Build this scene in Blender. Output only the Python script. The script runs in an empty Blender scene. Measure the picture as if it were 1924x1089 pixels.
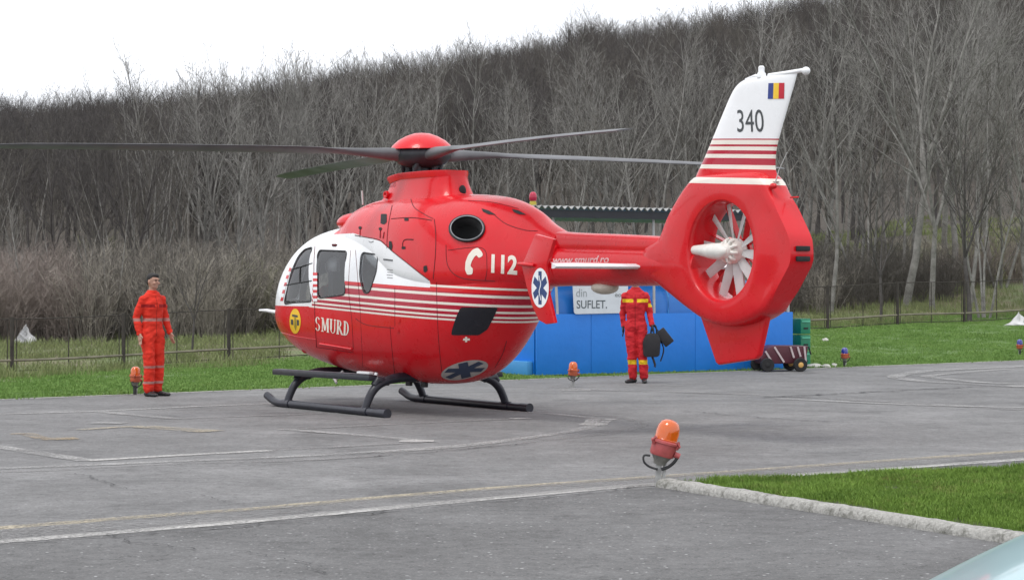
import bpy, bmesh, math, random
import numpy as np
from mathutils import Vector, Matrix, noise
from mathutils.bvhtree import BVHTree
from mathutils.geometry import delaunay_2d_cdt

PI = math.pi
R = math.radians
scene = bpy.context.scene
COL = scene.collection

# ------------------------------------------------------------------ camera
FPX, HORIZON, EYE = 3900.0, 531.5, 1.6          # focal length and horizon in pixels of a 1924 wide picture
cam_d = bpy.data.cameras.new('camera')
cam = bpy.data.objects.new('camera', cam_d)
COL.objects.link(cam)
cam.location = (0, 0, EYE)
cam_d.sensor_width = 36.0
cam_d.lens = 36.0 * FPX / 1924.0
PITCH = math.atan((544.5 - HORIZON) / FPX)
cam.rotation_euler = (PI / 2 - PITCH, 0, 0)
cam_d.clip_start, cam_d.clip_end = 0.3, 3000
scene.camera = cam

# ------------------------------------------------------------------ light
SUN_EL, SUN_AZ = R(68), R(-140)                   # soft sun behind thin cloud, from the left behind the camera
world = bpy.data.worlds.new('World')
scene.world = world
world.use_nodes = True
wt = world.node_tree
wt.nodes.clear()
w_out = wt.nodes.new('ShaderNodeOutputWorld')
w_bg = wt.nodes.new('ShaderNodeBackground')
w_sky = wt.nodes.new('ShaderNodeTexSky')
w_sky.sky_type = 'NISHITA'
w_sky.sun_disc = False
w_sky.sun_elevation = SUN_EL
w_sky.sun_rotation = SUN_AZ
w_mix = wt.nodes.new('ShaderNodeMix'); w_mix.data_type = 'RGBA'
w_mix.inputs[0].default_value = 0.90               # a closed layer of bright cloud over the blue
w_mix.inputs[7].default_value = (9.2, 9.35, 9.8, 1)
wt.links.new(w_sky.outputs[0], w_mix.inputs[6])
wt.links.new(w_mix.outputs[2], w_bg.inputs[0])
w_bg.inputs[1].default_value = 0.15
wt.links.new(w_bg.outputs[0], w_out.inputs[0])

sun_d = bpy.data.lights.new('sun', 'SUN')
sun_d.energy = 1.5
sun_d.angle = R(20)
sun_d.color = (1, 0.96, 0.9)
sun = bpy.data.objects.new('sun', sun_d)
COL.objects.link(sun)
sun_dir = Vector((math.sin(SUN_AZ) * math.cos(SUN_EL), math.cos(SUN_AZ) * math.cos(SUN_EL), math.sin(SUN_EL)))
sun.rotation_euler = sun_dir.to_track_quat('Z', 'Y').to_euler()

scene.view_settings.view_transform = 'Standard'
scene.view_settings.look = 'None'
scene.view_settings.exposure = 0.0
scene.view_settings.gamma = 1.0
scene.view_settings.use_curve_mapping = False
scene.cycles.max_bounces = 6
scene.cycles.transparent_max_bounces = 12

# ------------------------------------------------------------------ node maths
class S:
    """a socket one can calculate with"""
    def __init__(s, nt, sock): s.nt, s.k = nt, sock
    def _op(s, op, b=None, c=None, swap=False):
        n = s.nt.nodes.new('ShaderNodeMath'); n.operation = op
        ins = [s, b, c] if not swap else [b, s, c]
        for i, v in enumerate(ins):
            if v is None: continue
            if isinstance(v, S): s.nt.links.new(v.k, n.inputs[i])
            else: n.inputs[i].default_value = float(v)
        return S(s.nt, n.outputs[0])
    def __add__(s, b): return s._op('ADD', b)
    __radd__ = __add__
    def __sub__(s, b): return s._op('SUBTRACT', b)
    def __rsub__(s, b): return s._op('SUBTRACT', b, swap=True)
    def __mul__(s, b): return s._op('MULTIPLY', b)
    __rmul__ = __mul__
    def __truediv__(s, b): return s._op('DIVIDE', b)
    def gt(s, b): return s._op('GREATER_THAN', b)
    def lt(s, b): return s._op('LESS_THAN', b)
    def mn(s, b): return s._op('MINIMUM', b)
    def mx(s, b): return s._op('MAXIMUM', b)
    def ab(s): return s._op('ABSOLUTE')
    def pw(s, b): return s._op('POWER', b)
    def fr(s): return s._op('FRACT')
    def clamp(s):
        n = s.nt.nodes.new('ShaderNodeClamp'); s.nt.links.new(s.k, n.inputs[0]); return S(s.nt, n.outputs[0])
    def ramp(s, a, b, lo=0.0, hi=1.0):
        n = s.nt.nodes.new('ShaderNodeMapRange'); n.clamp = True
        s.nt.links.new(s.k, n.inputs[0])
        for i, v in zip((1, 2, 3, 4), (a, b, lo, hi)): n.inputs[i].default_value = v
        return S(s.nt, n.outputs[0])
    def inside(s, a, b): return s.gt(a) * s.lt(b)

class Mat:
    def __init__(m, name, rough=0.6, metal=0.0, spec=0.5):
        m.m = bpy.data.materials.new(name); m.m.use_nodes = True
        m.nt = m.m.node_tree
        m.b = m.nt.nodes['Principled BSDF']; m.out = m.nt.nodes['Material Output']
        m.b.inputs['Roughness'].default_value = rough
        m.b.inputs['Metallic'].default_value = metal
        m.b.inputs['Specular IOR Level'].default_value = spec
        m.tc = None
    def coord(m, kind='Object'):
        if m.tc is None: m.tc = m.nt.nodes.new('ShaderNodeTexCoord')
        return m.tc.outputs[kind]
    def pos(m):
        g = m.nt.nodes.new('ShaderNodeNewGeometry'); return g.outputs['Position']
    def xyz(m, sock=None):
        n = m.nt.nodes.new('ShaderNodeSeparateXYZ'); m.nt.links.new(sock or m.coord(), n.inputs[0])
        return [S(m.nt, n.outputs[i]) for i in range(3)]
    def noise(m, scale, detail=4, rough=0.55, vec=None, stretch=None, w=0.0):
        v = vec or m.coord()
        if stretch:
            mp = m.nt.nodes.new('ShaderNodeMapping'); mp.inputs['Scale'].default_value = stretch
            mp.inputs['Location'].default_value = (w, w * 2, w * 3)
            m.nt.links.new(v, mp.inputs[0]); v = mp.outputs[0]
        n = m.nt.nodes.new('ShaderNodeTexNoise')
        n.inputs['Scale'].default_value = scale; n.inputs['Detail'].default_value = detail
        n.inputs['Roughness'].default_value = rough
        m.nt.links.new(v, n.inputs['Vector'])
        return S(m.nt, n.outputs['Fac'])
    def voro(m, scale, feature='F1', vec=None):
        n = m.nt.nodes.new('ShaderNodeTexVoronoi'); n.feature = feature
        n.inputs['Scale'].default_value = scale
        m.nt.links.new(vec or m.coord(), n.inputs['Vector'])
        return S(m.nt, n.outputs['Distance'])
    def mix(m, fac, a, b):
        n = m.nt.nodes.new('ShaderNodeMix'); n.data_type = 'RGBA'
        for i, v in ((0, fac), (6, a), (7, b)):
            if isinstance(v, S): m.nt.links.new(v.k, n.inputs[i])
            elif isinstance(v, bpy.types.NodeSocket): m.nt.links.new(v, n.inputs[i])
            elif i == 0: n.inputs[0].default_value = v
            else: n.inputs[i].default_value = (*v[:3], 1)
        return n.outputs[2]
    def color(m, c):
        if isinstance(c, bpy.types.NodeSocket): m.nt.links.new(c, m.b.inputs['Base Color'])
        else: m.b.inputs['Base Color'].default_value = (*c[:3], 1)
        return m
    def rough(m, s): m.nt.links.new(s.k, m.b.inputs['Roughness']); return m
    def bump(m, s, strength=0.3, dist=0.01):
        n = m.nt.nodes.new('ShaderNodeBump'); n.inputs['Strength'].default_value = strength
        n.inputs['Distance'].default_value = dist
        m.nt.links.new(s.k, n.inputs['Height']); m.nt.links.new(n.outputs[0], m.b.inputs['Normal'])
        return m
    def coat(m, w=0.6, r=0.08):
        m.b.inputs['Coat Weight'].default_value = w; m.b.inputs['Coat Roughness'].default_value = r
        return m
    def alpha(m, s):
        if isinstance(s, S): m.nt.links.new(s.k, m.b.inputs['Alpha'])
        else: m.b.inputs['Alpha'].default_value = s
        return m

def plain(name, c, rough=0.6, metal=0.0, var=0.12, scale=8, spec=0.5):
    m = Mat(name, rough, metal, spec)
    n = m.noise(scale, 4)
    m.color(m.mix(n.ramp(0.3, 0.7), [x * (1 - var) for x in c], [min(1, x * (1 + var)) for x in c]))
    return m.m

# ------------------------------------------------------------------ mesh helpers
def tag(o, label=None, cat=None, group=None, kind=None):
    if label: o['label'] = label
    if cat: o['category'] = cat
    if group: o['group'] = group
    if kind: o['kind'] = kind
    return o

def empty(name, loc=(0, 0, 0), rz=0, **k):
    o = bpy.data.objects.new(name, None); COL.objects.link(o)
    o.location = loc; o.rotation_euler = (0, 0, rz); o.empty_display_size = 0.2
    return tag(o, **k)

def link(name, me, parent=None, **k):
    o = bpy.data.objects.new(name, me); COL.objects.link(o)
    if parent is not None: o.parent = parent
    return tag(o, **k)

def smooth(me, ang=35):
    me.polygons.foreach_set('use_smooth', [True] * len(me.polygons))
    if ang < 180: me.set_sharp_from_angle(angle=R(ang))

class MB:
    """collects shapes for ONE mesh object"""
    def __init__(s): s.v, s.f, s.m = [], [], []; s.mi = 0
    def add(s, vs, fs, mi=None):
        n = len(s.v); s.v += [tuple(v) for v in vs]
        s.f += [tuple(i + n for i in f) for f in fs]; s.m += [s.mi if mi is None else mi] * len(fs)
        return s
    def box(s, c, d, rot=None, taper=1.0):
        vs = [Vector((x * d[0] / 2 * (taper if z > 0 else 1), y * d[1] / 2 * (taper if z > 0 else 1), z * d[2] / 2)) for z in (-1, 1) for y in (-1, 1) for x in (-1, 1)]
        if rot is not None: vs = [rot @ v for v in vs]
        vs = [v + Vector(c) for v in vs]
        return s.add(vs, [(0, 2, 3, 1), (4, 5, 7, 6), (0, 1, 5, 4), (2, 6, 7, 3), (0, 4, 6, 2), (1, 3, 7, 5)])
    def tube(s, path, r, n=8, caps=True, flat=1.0):
        path = [Vector(p) for p in path]
        rs = r if isinstance(r, (list, tuple)) else [r] * len(path)
        up = Vector((0, 0, 1)); vs = []
        for i, p in enumerate(path):
            t = (path[min(i + 1, len(path) - 1)] - path[max(i - 1, 0)]).normalized()
            a = t.cross(up)
            if a.length < 0.05: a = t.cross(Vector((0, 1, 0)))
            a.normalize(); b = a.cross(t)
            for k in range(n):
                q = 2 * PI * k / n
                vs.append(p + a * math.cos(q) * rs[i] + b * math.sin(q) * rs[i] * flat)
        fs = [(i * n + k, i * n + (k + 1) % n, (i + 1) * n + (k + 1) % n, (i + 1) * n + k) for i in range(len(path) - 1) for k in range(n)]
        if caps: fs += [tuple(reversed(range(n))), tuple((len(path) - 1) * n + k for k in range(n))]
        return s.add(vs, fs)
    def lathe(s, prof, n=20, origin=(0, 0, 0), rot=None, sx=1, sy=1):
        vs = []
        for r, z in prof:
            for k in range(n):
                q = 2 * PI * k / n
                v = Vector((math.cos(q) * r * sx, math.sin(q) * r * sy, z))
                if rot is not None: v = rot @ v
                vs.append(v + Vector(origin))
        fs = [(i * n + k, i * n + (k + 1) % n, (i + 1) * n + (k + 1) % n, (i + 1) * n + k) for i in range(len(prof) - 1) for k in range(n)]
        return s.add(vs, fs)
    def ell(s, c, r, n=12, m=8, rot=None):
        prof = [(max(1e-4, math.sin(PI * i / m)), -math.cos(PI * i / m)) for i in range(m + 1)]
        vs = []
        for pr, pz in prof:
            for k in range(n):
                q = 2 * PI * k / n
                v = Vector((math.cos(q) * pr * r[0], math.sin(q) * pr * r[1], pz * r[2]))
                if rot is not None: v = rot @ v
                vs.append(v + Vector(c))
        fs = [(i * n + k, i * n + (k + 1) % n, (i + 1) * n + (k + 1) % n, (i + 1) * n + k) for i in range(m) for k in range(n)]
        return s.add(vs, fs)
    def prism(s, poly, thick, place):
        """2D polygon (counter-clockwise) to a slab: place(u, v, w) gives the 3D point, w from 0 to thick"""
        n = len(poly)
        vs = [place(u, v, 0) for u, v in poly] + [place(u, v, thick) for u, v in poly]
        fs = [tuple(reversed(range(n))), tuple(range(n, 2 * n))] + [(i, (i + 1) % n, n + (i + 1) % n, n + i) for i in range(n)]
        return s.add(vs, fs)
    def build(s, name, mats, parent=None, sm=None, bevel=0, segs=2, **k):
        me = bpy.data.meshes.new(name)
        me.from_pydata(s.v, [], s.f)
        mats = mats if isinstance(mats, (list, tuple)) else [mats]
        for mt in mats: me.materials.append(mt)
        if len(mats) > 1: me.polygons.foreach_set('material_index', s.m)
        bm = bmesh.new(); bm.from_mesh(me)
        bmesh.ops.recalc_face_normals(bm, faces=bm.faces)
        if bevel:
            es = [e for e in bm.edges if len(e.link_faces) == 2 and e.calc_face_angle(0) > R(25)]
            bmesh.ops.bevel(bm, geom=es, offset=bevel, segments=segs, affect='EDGES', profile=0.6)
        bm.to_mesh(me); bm.free()
        if sm is not None or bevel: smooth(me, sm or 40)
        return link(name, me, parent, **k)

def spline(pts, n):
    """Catmull-Rom through points of any size"""
    P = np.array(pts, float); out = []
    m = len(P)
    for t in np.linspace(0, m - 1, n):
        i = min(int(t), m - 2); u = t - i
        p0 = P[max(i - 1, 0)]; p1 = P[i]; p2 = P[i + 1]; p3 = P[min(i + 2, m - 1)]
        out.append(0.5 * (2 * p1 + (p2 - p0) * u + (2 * p0 - 5 * p1 + 4 * p2 - p3) * u * u + (3 * p1 - p0 - 3 * p2 + p3) * u ** 3))
    return out

def fill_poly(poly, step):
    """dense flat triangulation of a 2D polygon"""
    pts = []; edges = []
    n = len(poly)
    for i in range(n):
        a, b = Vector(poly[i]), Vector(poly[(i + 1) % n])
        k = max(1, int((b - a).length / step))
        for j in range(k): pts.append(a + (b - a) * j / k)
    nb = len(pts); edges = [(i, (i + 1) % nb) for i in range(nb)]
    bd = list(pts)
    def inside(p):
        c = False; j = nb - 1
        for i in range(nb):
            if (bd[i].y > p.y) != (bd[j].y > p.y) and p.x < (bd[j].x - bd[i].x) * (p.y - bd[i].y) / (bd[j].y - bd[i].y) + bd[i].x: c = not c
            j = i
        return c
    x0, x1 = min(p.x for p in bd), max(p.x for p in bd); y0, y1 = min(p.y for p in bd), max(p.y for p in bd)
    y = y0 + step / 2; r = 0
    while y < y1:
        x = x0 + step / 2 * (1 + r % 2)
        while x < x1:
            p = Vector((x, y))
            if inside(p) and min((p - q).length for q in bd) > step * 0.4: pts.append(p)
            x += step
        y += step; r += 1
    v, e, f, *_ = delaunay_2d_cdt(pts, edges, [], 1, 1e-6)
    return v, f, nb

def rounded(poly, r, k=4):
    out = []; n = len(poly)
    for i in range(n):
        p, a, b = Vector(poly[i]), Vector(poly[i - 1]), Vector(poly[(i + 1) % n])
        da, db = (a - p), (b - p)
        q = min(r, da.length * 0.45, db.length * 0.45)
        s, e = p + da.normalized() * q, p + db.normalized() * q
        for j in range(k + 1):
            t = j / k
            out.append(s * (1 - t) ** 2 + p * 2 * t * (1 - t) + e * t * t)
    return out

def g(px, py, z=0.0):
    """the point of the ground seen at a pixel of the 1924x1089 picture"""
    d = FPX * (EYE - z) / (py - HORIZON)
    return Vector(((px - 962) * d / FPX, d, z))

def atd(px, d, z=0.0): return Vector(((px - 962) * d / FPX, d, z))

FONT = bpy.data.fonts.load('<builtin>') if False else None
def text_mesh(body, bold=0.0, spacing=1.0):
    """flat triangles of some writing, in a box 1 high: verts (u, v), faces, width"""
    c = bpy.data.curves.new('lettering', 'FONT'); c.body = body; c.size = 1; c.offset = bold
    c.space_character = spacing; c.resolution_u = 4
    o = bpy.data.objects.new('lettering', c); COL.objects.link(o)
    dg = bpy.context.evaluated_depsgraph_get()
    me = bpy.data.meshes.new_from_object(o.evaluated_get(dg))
    bpy.data.objects.remove(o); bpy.data.curves.remove(c)
    bm = bmesh.new(); bm.from_mesh(me)
    bmesh.ops.triangulate(bm, faces=bm.faces)
    for _ in range(3):
        es = [e for e in bm.edges if e.calc_length() > 0.22]
        if not es: break
        bmesh.ops.subdivide_edges(bm, edges=es, cuts=1)
        bmesh.ops.triangulate(bm, faces=bm.faces)
    bm.verts.ensure_lookup_table()
    vs = [(v.co.x, v.co.y) for v in bm.verts]; fs = [[v.index for v in f.verts] for f in bm.faces]
    bm.free(); bpy.data.meshes.remove(me)
    x0 = min(v[0] for v in vs); x1 = max(v[0] for v in vs); y0 = min(v[1] for v in vs); y1 = max(v[1] for v in vs)
    return [((x - x0) / (x1 - x0), (y - y0) / (y1 - y0)) for x, y in vs], fs
# ================================================================== HELICOPTER
HX, HY, HTH = -1.126, 25.95, R(34.4)
heli = empty('rescue_helicopter', (HX, HY, 0), R(90) + HTH,
             label='red and white rescue helicopter standing on its skids on the tarmac', cat='helicopter')
HM = Matrix.Translation((HX, HY, 0)) @ Matrix.Rotation(R(90) + HTH, 4, 'Z')
HI = HM.inverted()
CAMH = HI @ Vector((0, 0, EYE))

def paint(name, extra=None, line=None):
    m = Mat(name, 0.34, spec=0.28); m.coat(0.28, 0.05)
    x, y, z = m.xyz()
    n = m.noise(3.0, 3)
    red = m.mix(n.ramp(0.3, 0.7), (0.60, 0.004, 0.010), (0.66, 0.006, 0.014))
    crimson, white, cream = (0.42, 0.006, 0.03), (0.84, 0.85, 0.86), (0.80, 0.74, 0.66)
    col = red
    if extra == 'fuselage':
        q = z - x * 0.042                                   # the stripes run down a little to the rear
        band = q.inside(1.225, 1.565) * x.lt(1.45)
        col = m.mix(band, col, crimson)
        st = q.inside(1.516, 1.548)
        st = st.mx(q.inside(1.411, 1.441)).mx(q.inside(1.335, 1.361)).mx(q.inside(1.275, 1.299)).mx(q.inside(1.228, 1.250))
        st = st * x.lt(1.5)
        st = st.mx(q.inside(1.612, 1.638) * x.lt(-1.2))
        col = m.mix(st, col, cream)
        top = None                                          # upper edge of the white, point by point along the side
        for (xa, za), (xb, zb) in zip(line[:-1], line[1:]):
            seg = x.ramp(xb, xa, 0.0, za - zb)
            top = seg + line[-1][1] if top is None else top + seg
        w = z.lt(top) * q.gt(1.60) * x.gt(line[-1][0])
        w = w.mx(x.gt(1.42) * z.gt(1.30) * x.lt(9)) 
        w = w * z.lt(top.mx(x.gt(line[0][0] - 0.01) * 9))
        col = m.mix(w, col, white)
    if extra == 'fin':
        st = None; z = z - (x + 6.15) * 0.055
        for a, b in ((2.99, 3.035), (2.93, 2.968), (2.852, 2.892), (2.742, 2.784), (2.59, 2.652)):
            k = z.inside(a, b); st = k if st is None else st.mx(k)
        col = m.mix(z.inside(2.784, 3.05), col, crimson)
        col = m.mix(st, col, cream)
        col = m.mix(z.gt(3.048), col, white)
    if extra == 'stabilizer':
        col = m.mix(x.lt(-4.60), col, white)
    d = m.noise(22, 5, 0.7)
    dirt = m.noise(2.2, 3, 0.6).ramp(0.45, 0.9) * 0.14
    m.color(m.mix(dirt, col, (0.20, 0.13, 0.11)))
    m.rough(m.noise(6, 4).ramp(0.3, 0.7, 0.22, 0.38))
    return m.m
m_red = paint('red_paint'); m_fin = paint('fin_livery', 'fin')
m_stab = paint('stabilizer_livery', 'stabilizer')
m_white = plain('white_paint', (0.82, 0.83, 0.84), 0.35, var=0.03)
m_cream = plain('cream_letter_film', (0.82, 0.76, 0.66), 0.45, var=0.04)
m_dark = plain('dark_opening', (0.012, 0.012, 0.013), 0.7)
m_rubber = plain('black_rubber', (0.025, 0.025, 0.027), 0.55)
m_skid = plain('skid_black_paint', (0.016, 0.017, 0.026), 0.38, var=0.3, scale=12)
m_step = plain('step_top', (0.12, 0.125, 0.14), 0.6, var=0.3)
m_rotor = plain('rotor_grey', (0.11, 0.112, 0.118), 0.5, var=0.25, scale=3)
m_hub = plain('hub_black', (0.03, 0.032, 0.038), 0.5, var=0.3)
m_steel = plain('exhaust_steel', (0.30, 0.30, 0.31), 0.38, 0.9, var=0.3)
m_inside = plain('cabin_lining', (0.42, 0.42, 0.43), 0.8); m_seat = plain('seat_cloth', (0.04, 0.04, 0.045), 0.8)
m_navy = plain('navy_film', (0.015, 0.045, 0.16), 0.4)
m_yellow = plain('yellow_film', (0.85, 0.52, 0.02), 0.4)
m_char = plain('charcoal_letter_film', (0.05, 0.055, 0.06), 0.4)
m_fan = plain('fan_grey_white', (0.55, 0.55, 0.54), 0.45, var=0.1)
m_fanhub = plain('fan_hub_white', (0.74, 0.73, 0.68), 0.4, var=0.08, scale=14)

gl = Mat('cabin_glass', 0.05)
gt = gl.nt.nodes.new('ShaderNodeBsdfTransparent'); gt.inputs[0].default_value = (0.84, 0.87, 0.88, 1)
gg = gl.nt.nodes.new('ShaderNodeBsdfGlossy'); gg.inputs['Roughness'].default_value = 0.03
gf = gl.nt.nodes.new('ShaderNodeFresnel'); gf.inputs[0].default_value = 1.75
gm = gl.nt.nodes.new('ShaderNodeMixShader')
gl.nt.links.new(gf.outputs[0], gm.inputs[0]); gl.nt.links.new(gt.outputs[0], gm.inputs[1])
gl.nt.links.new(gg.outputs[0], gm.inputs[2]); gl.nt.links.new(gm.outputs[0], gl.out.inputs[0])
m_glass = gl.m

# ---- lofts
def loft(secs, nx=80, nr=72, inset=0.0, name='loft', x_lim=None):
    """secs: rows (x, zbottom, ztop, halfwidth, zwidest, lower power, upper power)"""
    rows = spline(secs, nx)
    if x_lim: rows = [r for r in rows if x_lim[0] <= r[0] <= x_lim[1]]
    vs, fs = [], []
    for r in rows:
        x, zb, zt, hw, zc, nl, nu = r
        zb += inset; zt -= inset; hw = max(0.004, hw - inset)
        for k in range(nr):
            q = 2 * PI * k / nr; c, s = math.cos(q), math.sin(q)
            n = nu if s >= 0 else nl
            y = hw * math.copysign(abs(c) ** (2 / n), c)
            z = zc + (zt - zc if s >= 0 else zc - zb) * math.copysign(abs(s) ** (2 / n), s)
            vs.append((x, y, z))
    m = len(rows)
    for i in range(m - 1):
        for k in range(nr):
            fs.append((i * nr + k, (i + 1) * nr + k, (i + 1) * nr + (k + 1) % nr, i * nr + (k + 1) % nr))
    fs.append(tuple(range(nr))); fs.append(tuple((m - 1) * nr + k for k in reversed(range(nr))))
    return vs, fs

FUS = [  # x, zb, zt, hw, zc, nl, nu
    (3.17, 1.12, 1.28, 0.06, 1.19, 2.0, 2.0),
    (3.10, 0.99, 1.50, 0.29, 1.19, 2.0, 2.1),
    (2.94, 0.87, 1.78, 0.49, 1.19, 2.1, 2.2),
    (2.63, 0.71, 2.06, 0.66, 1.20, 2.2, 2.35),
    (2.20, 0.58, 2.25, 0.75, 1.20, 2.3, 2.5),
    (1.60, 0.48, 2.34, 0.78, 1.20, 2.4, 2.6),
    (0.90, 0.41, 2.36, 0.785, 1.20, 2.4, 2.7),
    (0.10, 0.37, 2.36, 0.785, 1.22, 2.3, 2.7),
    (-0.60, 0.365, 2.30, 0.775, 1.25, 2.2, 2.4),
    (-1.15, 0.42, 2.25, 0.72, 1.32, 2.1, 2.3),
    (-1.55, 0.56, 2.20, 0.635, 1.42, 2.0, 2.2),
    (-1.90, 0.82, 2.15, 0.535, 1.55, 2.0, 2.2),
    (-2.18, 1.12, 2.12, 0.44, 1.66, 2.0, 2.2),
    (-2.42, 1.40, 2.10, 0.36, 1.76, 2.0, 2.2),
    (-2.70, 1.55, 2.08, 0.30, 1.82, 2.0, 2.2),
    (-3.10, 1.57, 2.06, 0.24, 1.83, 2.0, 2.0)]
COWL = [
    (1.62, 2.10, 2.32, 0.16, 2.15, 2.0, 2.0),
    (1.50, 2.05, 2.44, 0.36, 2.12, 2.0, 2.1),
    (1.18, 1.95, 2.58, 0.50, 2.10, 2.2, 2.3),
    (0.75, 1.85, 2.66, 0.58, 2.06, 2.4, 2.4),
    (0.20, 1.65, 2.68, 0.66, 1.98, 2.2, 2.4),
    (-0.50, 1.35, 2.68, 0.745, 1.80, 2.0, 2.4),
    (-1.10, 1.25, 2.67, 0.725, 1.72, 2.0, 2.3),
    (-1.60, 1.25, 2.64, 0.645, 1.72, 2.0, 2.15),
    (-2.05, 1.35, 2.58, 0.525, 1.75, 2.0, 1.9),
    (-2.45, 1.48, 2.46, 0.39, 1.80, 2.0, 1.8),
    (-2.75, 1.56, 2.30, 0.30, 1.84, 2.0, 1.9),
    (-3.05, 1.60, 2.18, 0.235, 1.84, 2.0, 2.0)]

fv, ff = loft(FUS, 96, 80)
cv, cf = loft(COWL, 72, 64)
bvh_f = BVHTree.FromPolygons([Vector(v) for v in fv], ff)
bvh_c = BVHTree.FromPolygons([Vector(v) for v in cv], cf)
bvh_all = BVHTree.FromPolygons([Vector(v) for v in fv + cv], ff + [tuple(i + len(fv) for i in f) for f in cf])
bm_ = 0
def ray(px, py, bvh=None):
    """where the line of sight through a picture point meets the hull (helicopter frame)"""
    cp, sp = math.cos(PITCH), math.sin(PITCH)
    vx, vy, vz = (px - 962) / FPX, (544.5 - py) / FPX, 1.0
    d = Vector((vx, vz * cp + vy * sp, -vz * sp + vy * cp))
    d = (HI.to_3x3() @ d).normalized()
    B = bvh or bvh_all
    h = B.ray_cast(CAMH, d)
    if h[0] is not None: return (h[0], h[1])
    best = None
    for t in np.linspace(19, 30, 90):
        q = B.find_nearest(CAMH + d * t)
        if best is None or q[3] < best[3]: best = q
    return (best[0], best[1])
def side(x, z, bvh=None, sgn=1):
    h = (bvh or bvh_f).ray_cast(Vector((x, 3 * sgn, z)), Vector((0, -sgn, 0)))
    if h[0] is None: h = (bvh or bvh_f).find_nearest(Vector((x, 0.5 * sgn, z)))
    return h[0], h[1]
def xz(pts, bvh=None):
    out = []
    for p in pts:
        h = ray(*p, bvh or bvh_f)
        out.append((h[0].x, h[0].z))
    return out
def out_n(n, p):
    return n if n.dot(p - Vector((p.x, 0, 1.6))) > 0 else -n

def film_px(name, poly, mat, step=4, off=0.004, bvh=None, r=0, **k):
    """something thin stuck on the hull, its outline given as seen"""
    if r: poly = rounded(poly, r)
    v, f, nb = fill_poly([Vector(p) for p in poly], step)
    vs, keep = [], []
    for p in v:
        h = ray(p.x, p.y, bvh)
        vs.append(h[0] + out_n(h[1], h[0]) * off if h else None)
    fs = [tuple(t) for t in f if all(vs[i] is not None for i in t)]
    vs = [q or Vector((0, 0, 0)) for q in vs]
    return MB().add(vs, fs).build(name, mat, heli, sm=180, **k)

def text_px(name, body, quad, mat, off=0.004, bold=0.02, bvh=None, serif=False, **k):
    """lettering film: quad = picture corners bottom-left, bottom-right, top-right, top-left"""
    uv, fs = text_mesh(body, bold)
    A, B, C_, D = [Vector(q) for q in quad]
    vs = []
    for u, w in uv:
        p = (A * (1 - u) + B * u) * (1 - w) + (D * (1 - u) + C_ * u) * w
        h = ray(p.x, p.y, bvh)
        vs.append(h[0] + out_n(h[1], h[0]) * off if h else Vector((0, 0, 0)))
    return MB().add(vs, fs).build(name, mat, heli, **k)

def boolean(me, cutters, op='DIFFERENCE'):
    o = bpy.data.objects.new('tmp', me); COL.objects.link(o); tmp = []
    for cvs, cfs in cutters:
        cm = bpy.data.meshes.new('tmpcut'); cm.from_pydata([tuple(v) for v in cvs], [], cfs)
        b = bmesh.new(); b.from_mesh(cm); bmesh.ops.recalc_face_normals(b, faces=b.faces); b.to_mesh(cm); b.free()
        c = bpy.data.objects.new('tmpcut', cm); COL.objects.link(c); tmp.append(c)
        md = o.modifiers.new('b', 'BOOLEAN'); md.operation = op; md.object = c; md.solver = 'EXACT'
    bpy.context.view_layer.update()
    dg = bpy.context.evaluated_depsgraph_get()
    res = bpy.data.meshes.new_from_object(o.evaluated_get(dg))
    for c in tmp: bpy.data.objects.remove(c)
    bpy.data.objects.remove(o)
    return res

EDGE = [ray(*p) for p in ((664, 438), (690, 446), (715, 453), (737, 472), (762, 492), (807, 527))]
m_fus = paint('fuselage_livery', 'fuselage', [(h[0].x, h[0].z) for h in EDGE])
# ---- windows: outlines on the side of the hull (x, z)
W_QUARTER = xz([(588, 464), (572, 469), (561, 481), (549, 508), (534, 571), (586, 566)])
W_DOOR = xz([(599, 470), (653, 472), (649, 553), (598, 560)])
W_REAR = xz([(680, 474), (711, 479), (708, 510), (695, 549), (684, 551), (676, 520)])
def prism_y(poly, y0, y1):
    n = len(poly)
    vs = [(p[0], y0, p[1]) for p in poly] + [(p[0], y1, p[1]) for p in poly]
    return vs, [tuple(range(n)), tuple(reversed(range(n, 2 * n)))] + [(i, n + i, n + (i + 1) % n, (i + 1) % n) for i in range(n)]
cuts = []
wins = []
for nm, poly, r in (('quarter_window', W_QUARTER, 0.06), ('door_window', W_DOOR, 0.07), ('cabin_window', W_REAR, 0.07)):
    poly = rounded([Vector(p) for p in poly], r)
    wins.append((nm, poly)); cuts.append(prism_y(poly, -1.4, 1.4))
# front screens (two panes either side of the centre post), cut along x
W_SCREEN = [[(s * 0.05, 1.36), (s * 0.40, 1.38), (s * 0.42, 1.70), (s * 0.34, 1.98), (s * 0.05, 2.02)] for s in (1, -1)]
for poly in W_SCREEN:
    poly = rounded([Vector(p) for p in poly], 0.05)
    n = len(poly)
    vs = [(1.9, p[0], p[1]) for p in poly] + [(3.6, p[0], p[1]) for p in poly]
    cuts.append((vs, [tuple(range(n)), tuple(reversed(range(n, 2 * n)))] + [(i, n + i, n + (i + 1) % n, (i + 1) % n) for i in range(n)]))
iv, if_ = loft(FUS, 60, 48, inset=0.035, x_lim=(-0.95, 3.1))
me = bpy.data.meshes.new('fuselage')
me.from_pydata([tuple(v) for v in fv] + [tuple(v) for v in iv], [], ff + [tuple(reversed([i + len(fv) for i in f])) for f in if_])
me.materials.append(m_fus); me.materials.append(m_inside)
me.polygons.foreach_set('material_index', [0] * len(ff) + [1] * len(if_))
me = boolean(me, cuts)
smooth(me, 28); me.name = 'fuselage'
link('fuselage', me, heli, label='red and white fuselage with cream stripes')

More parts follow.
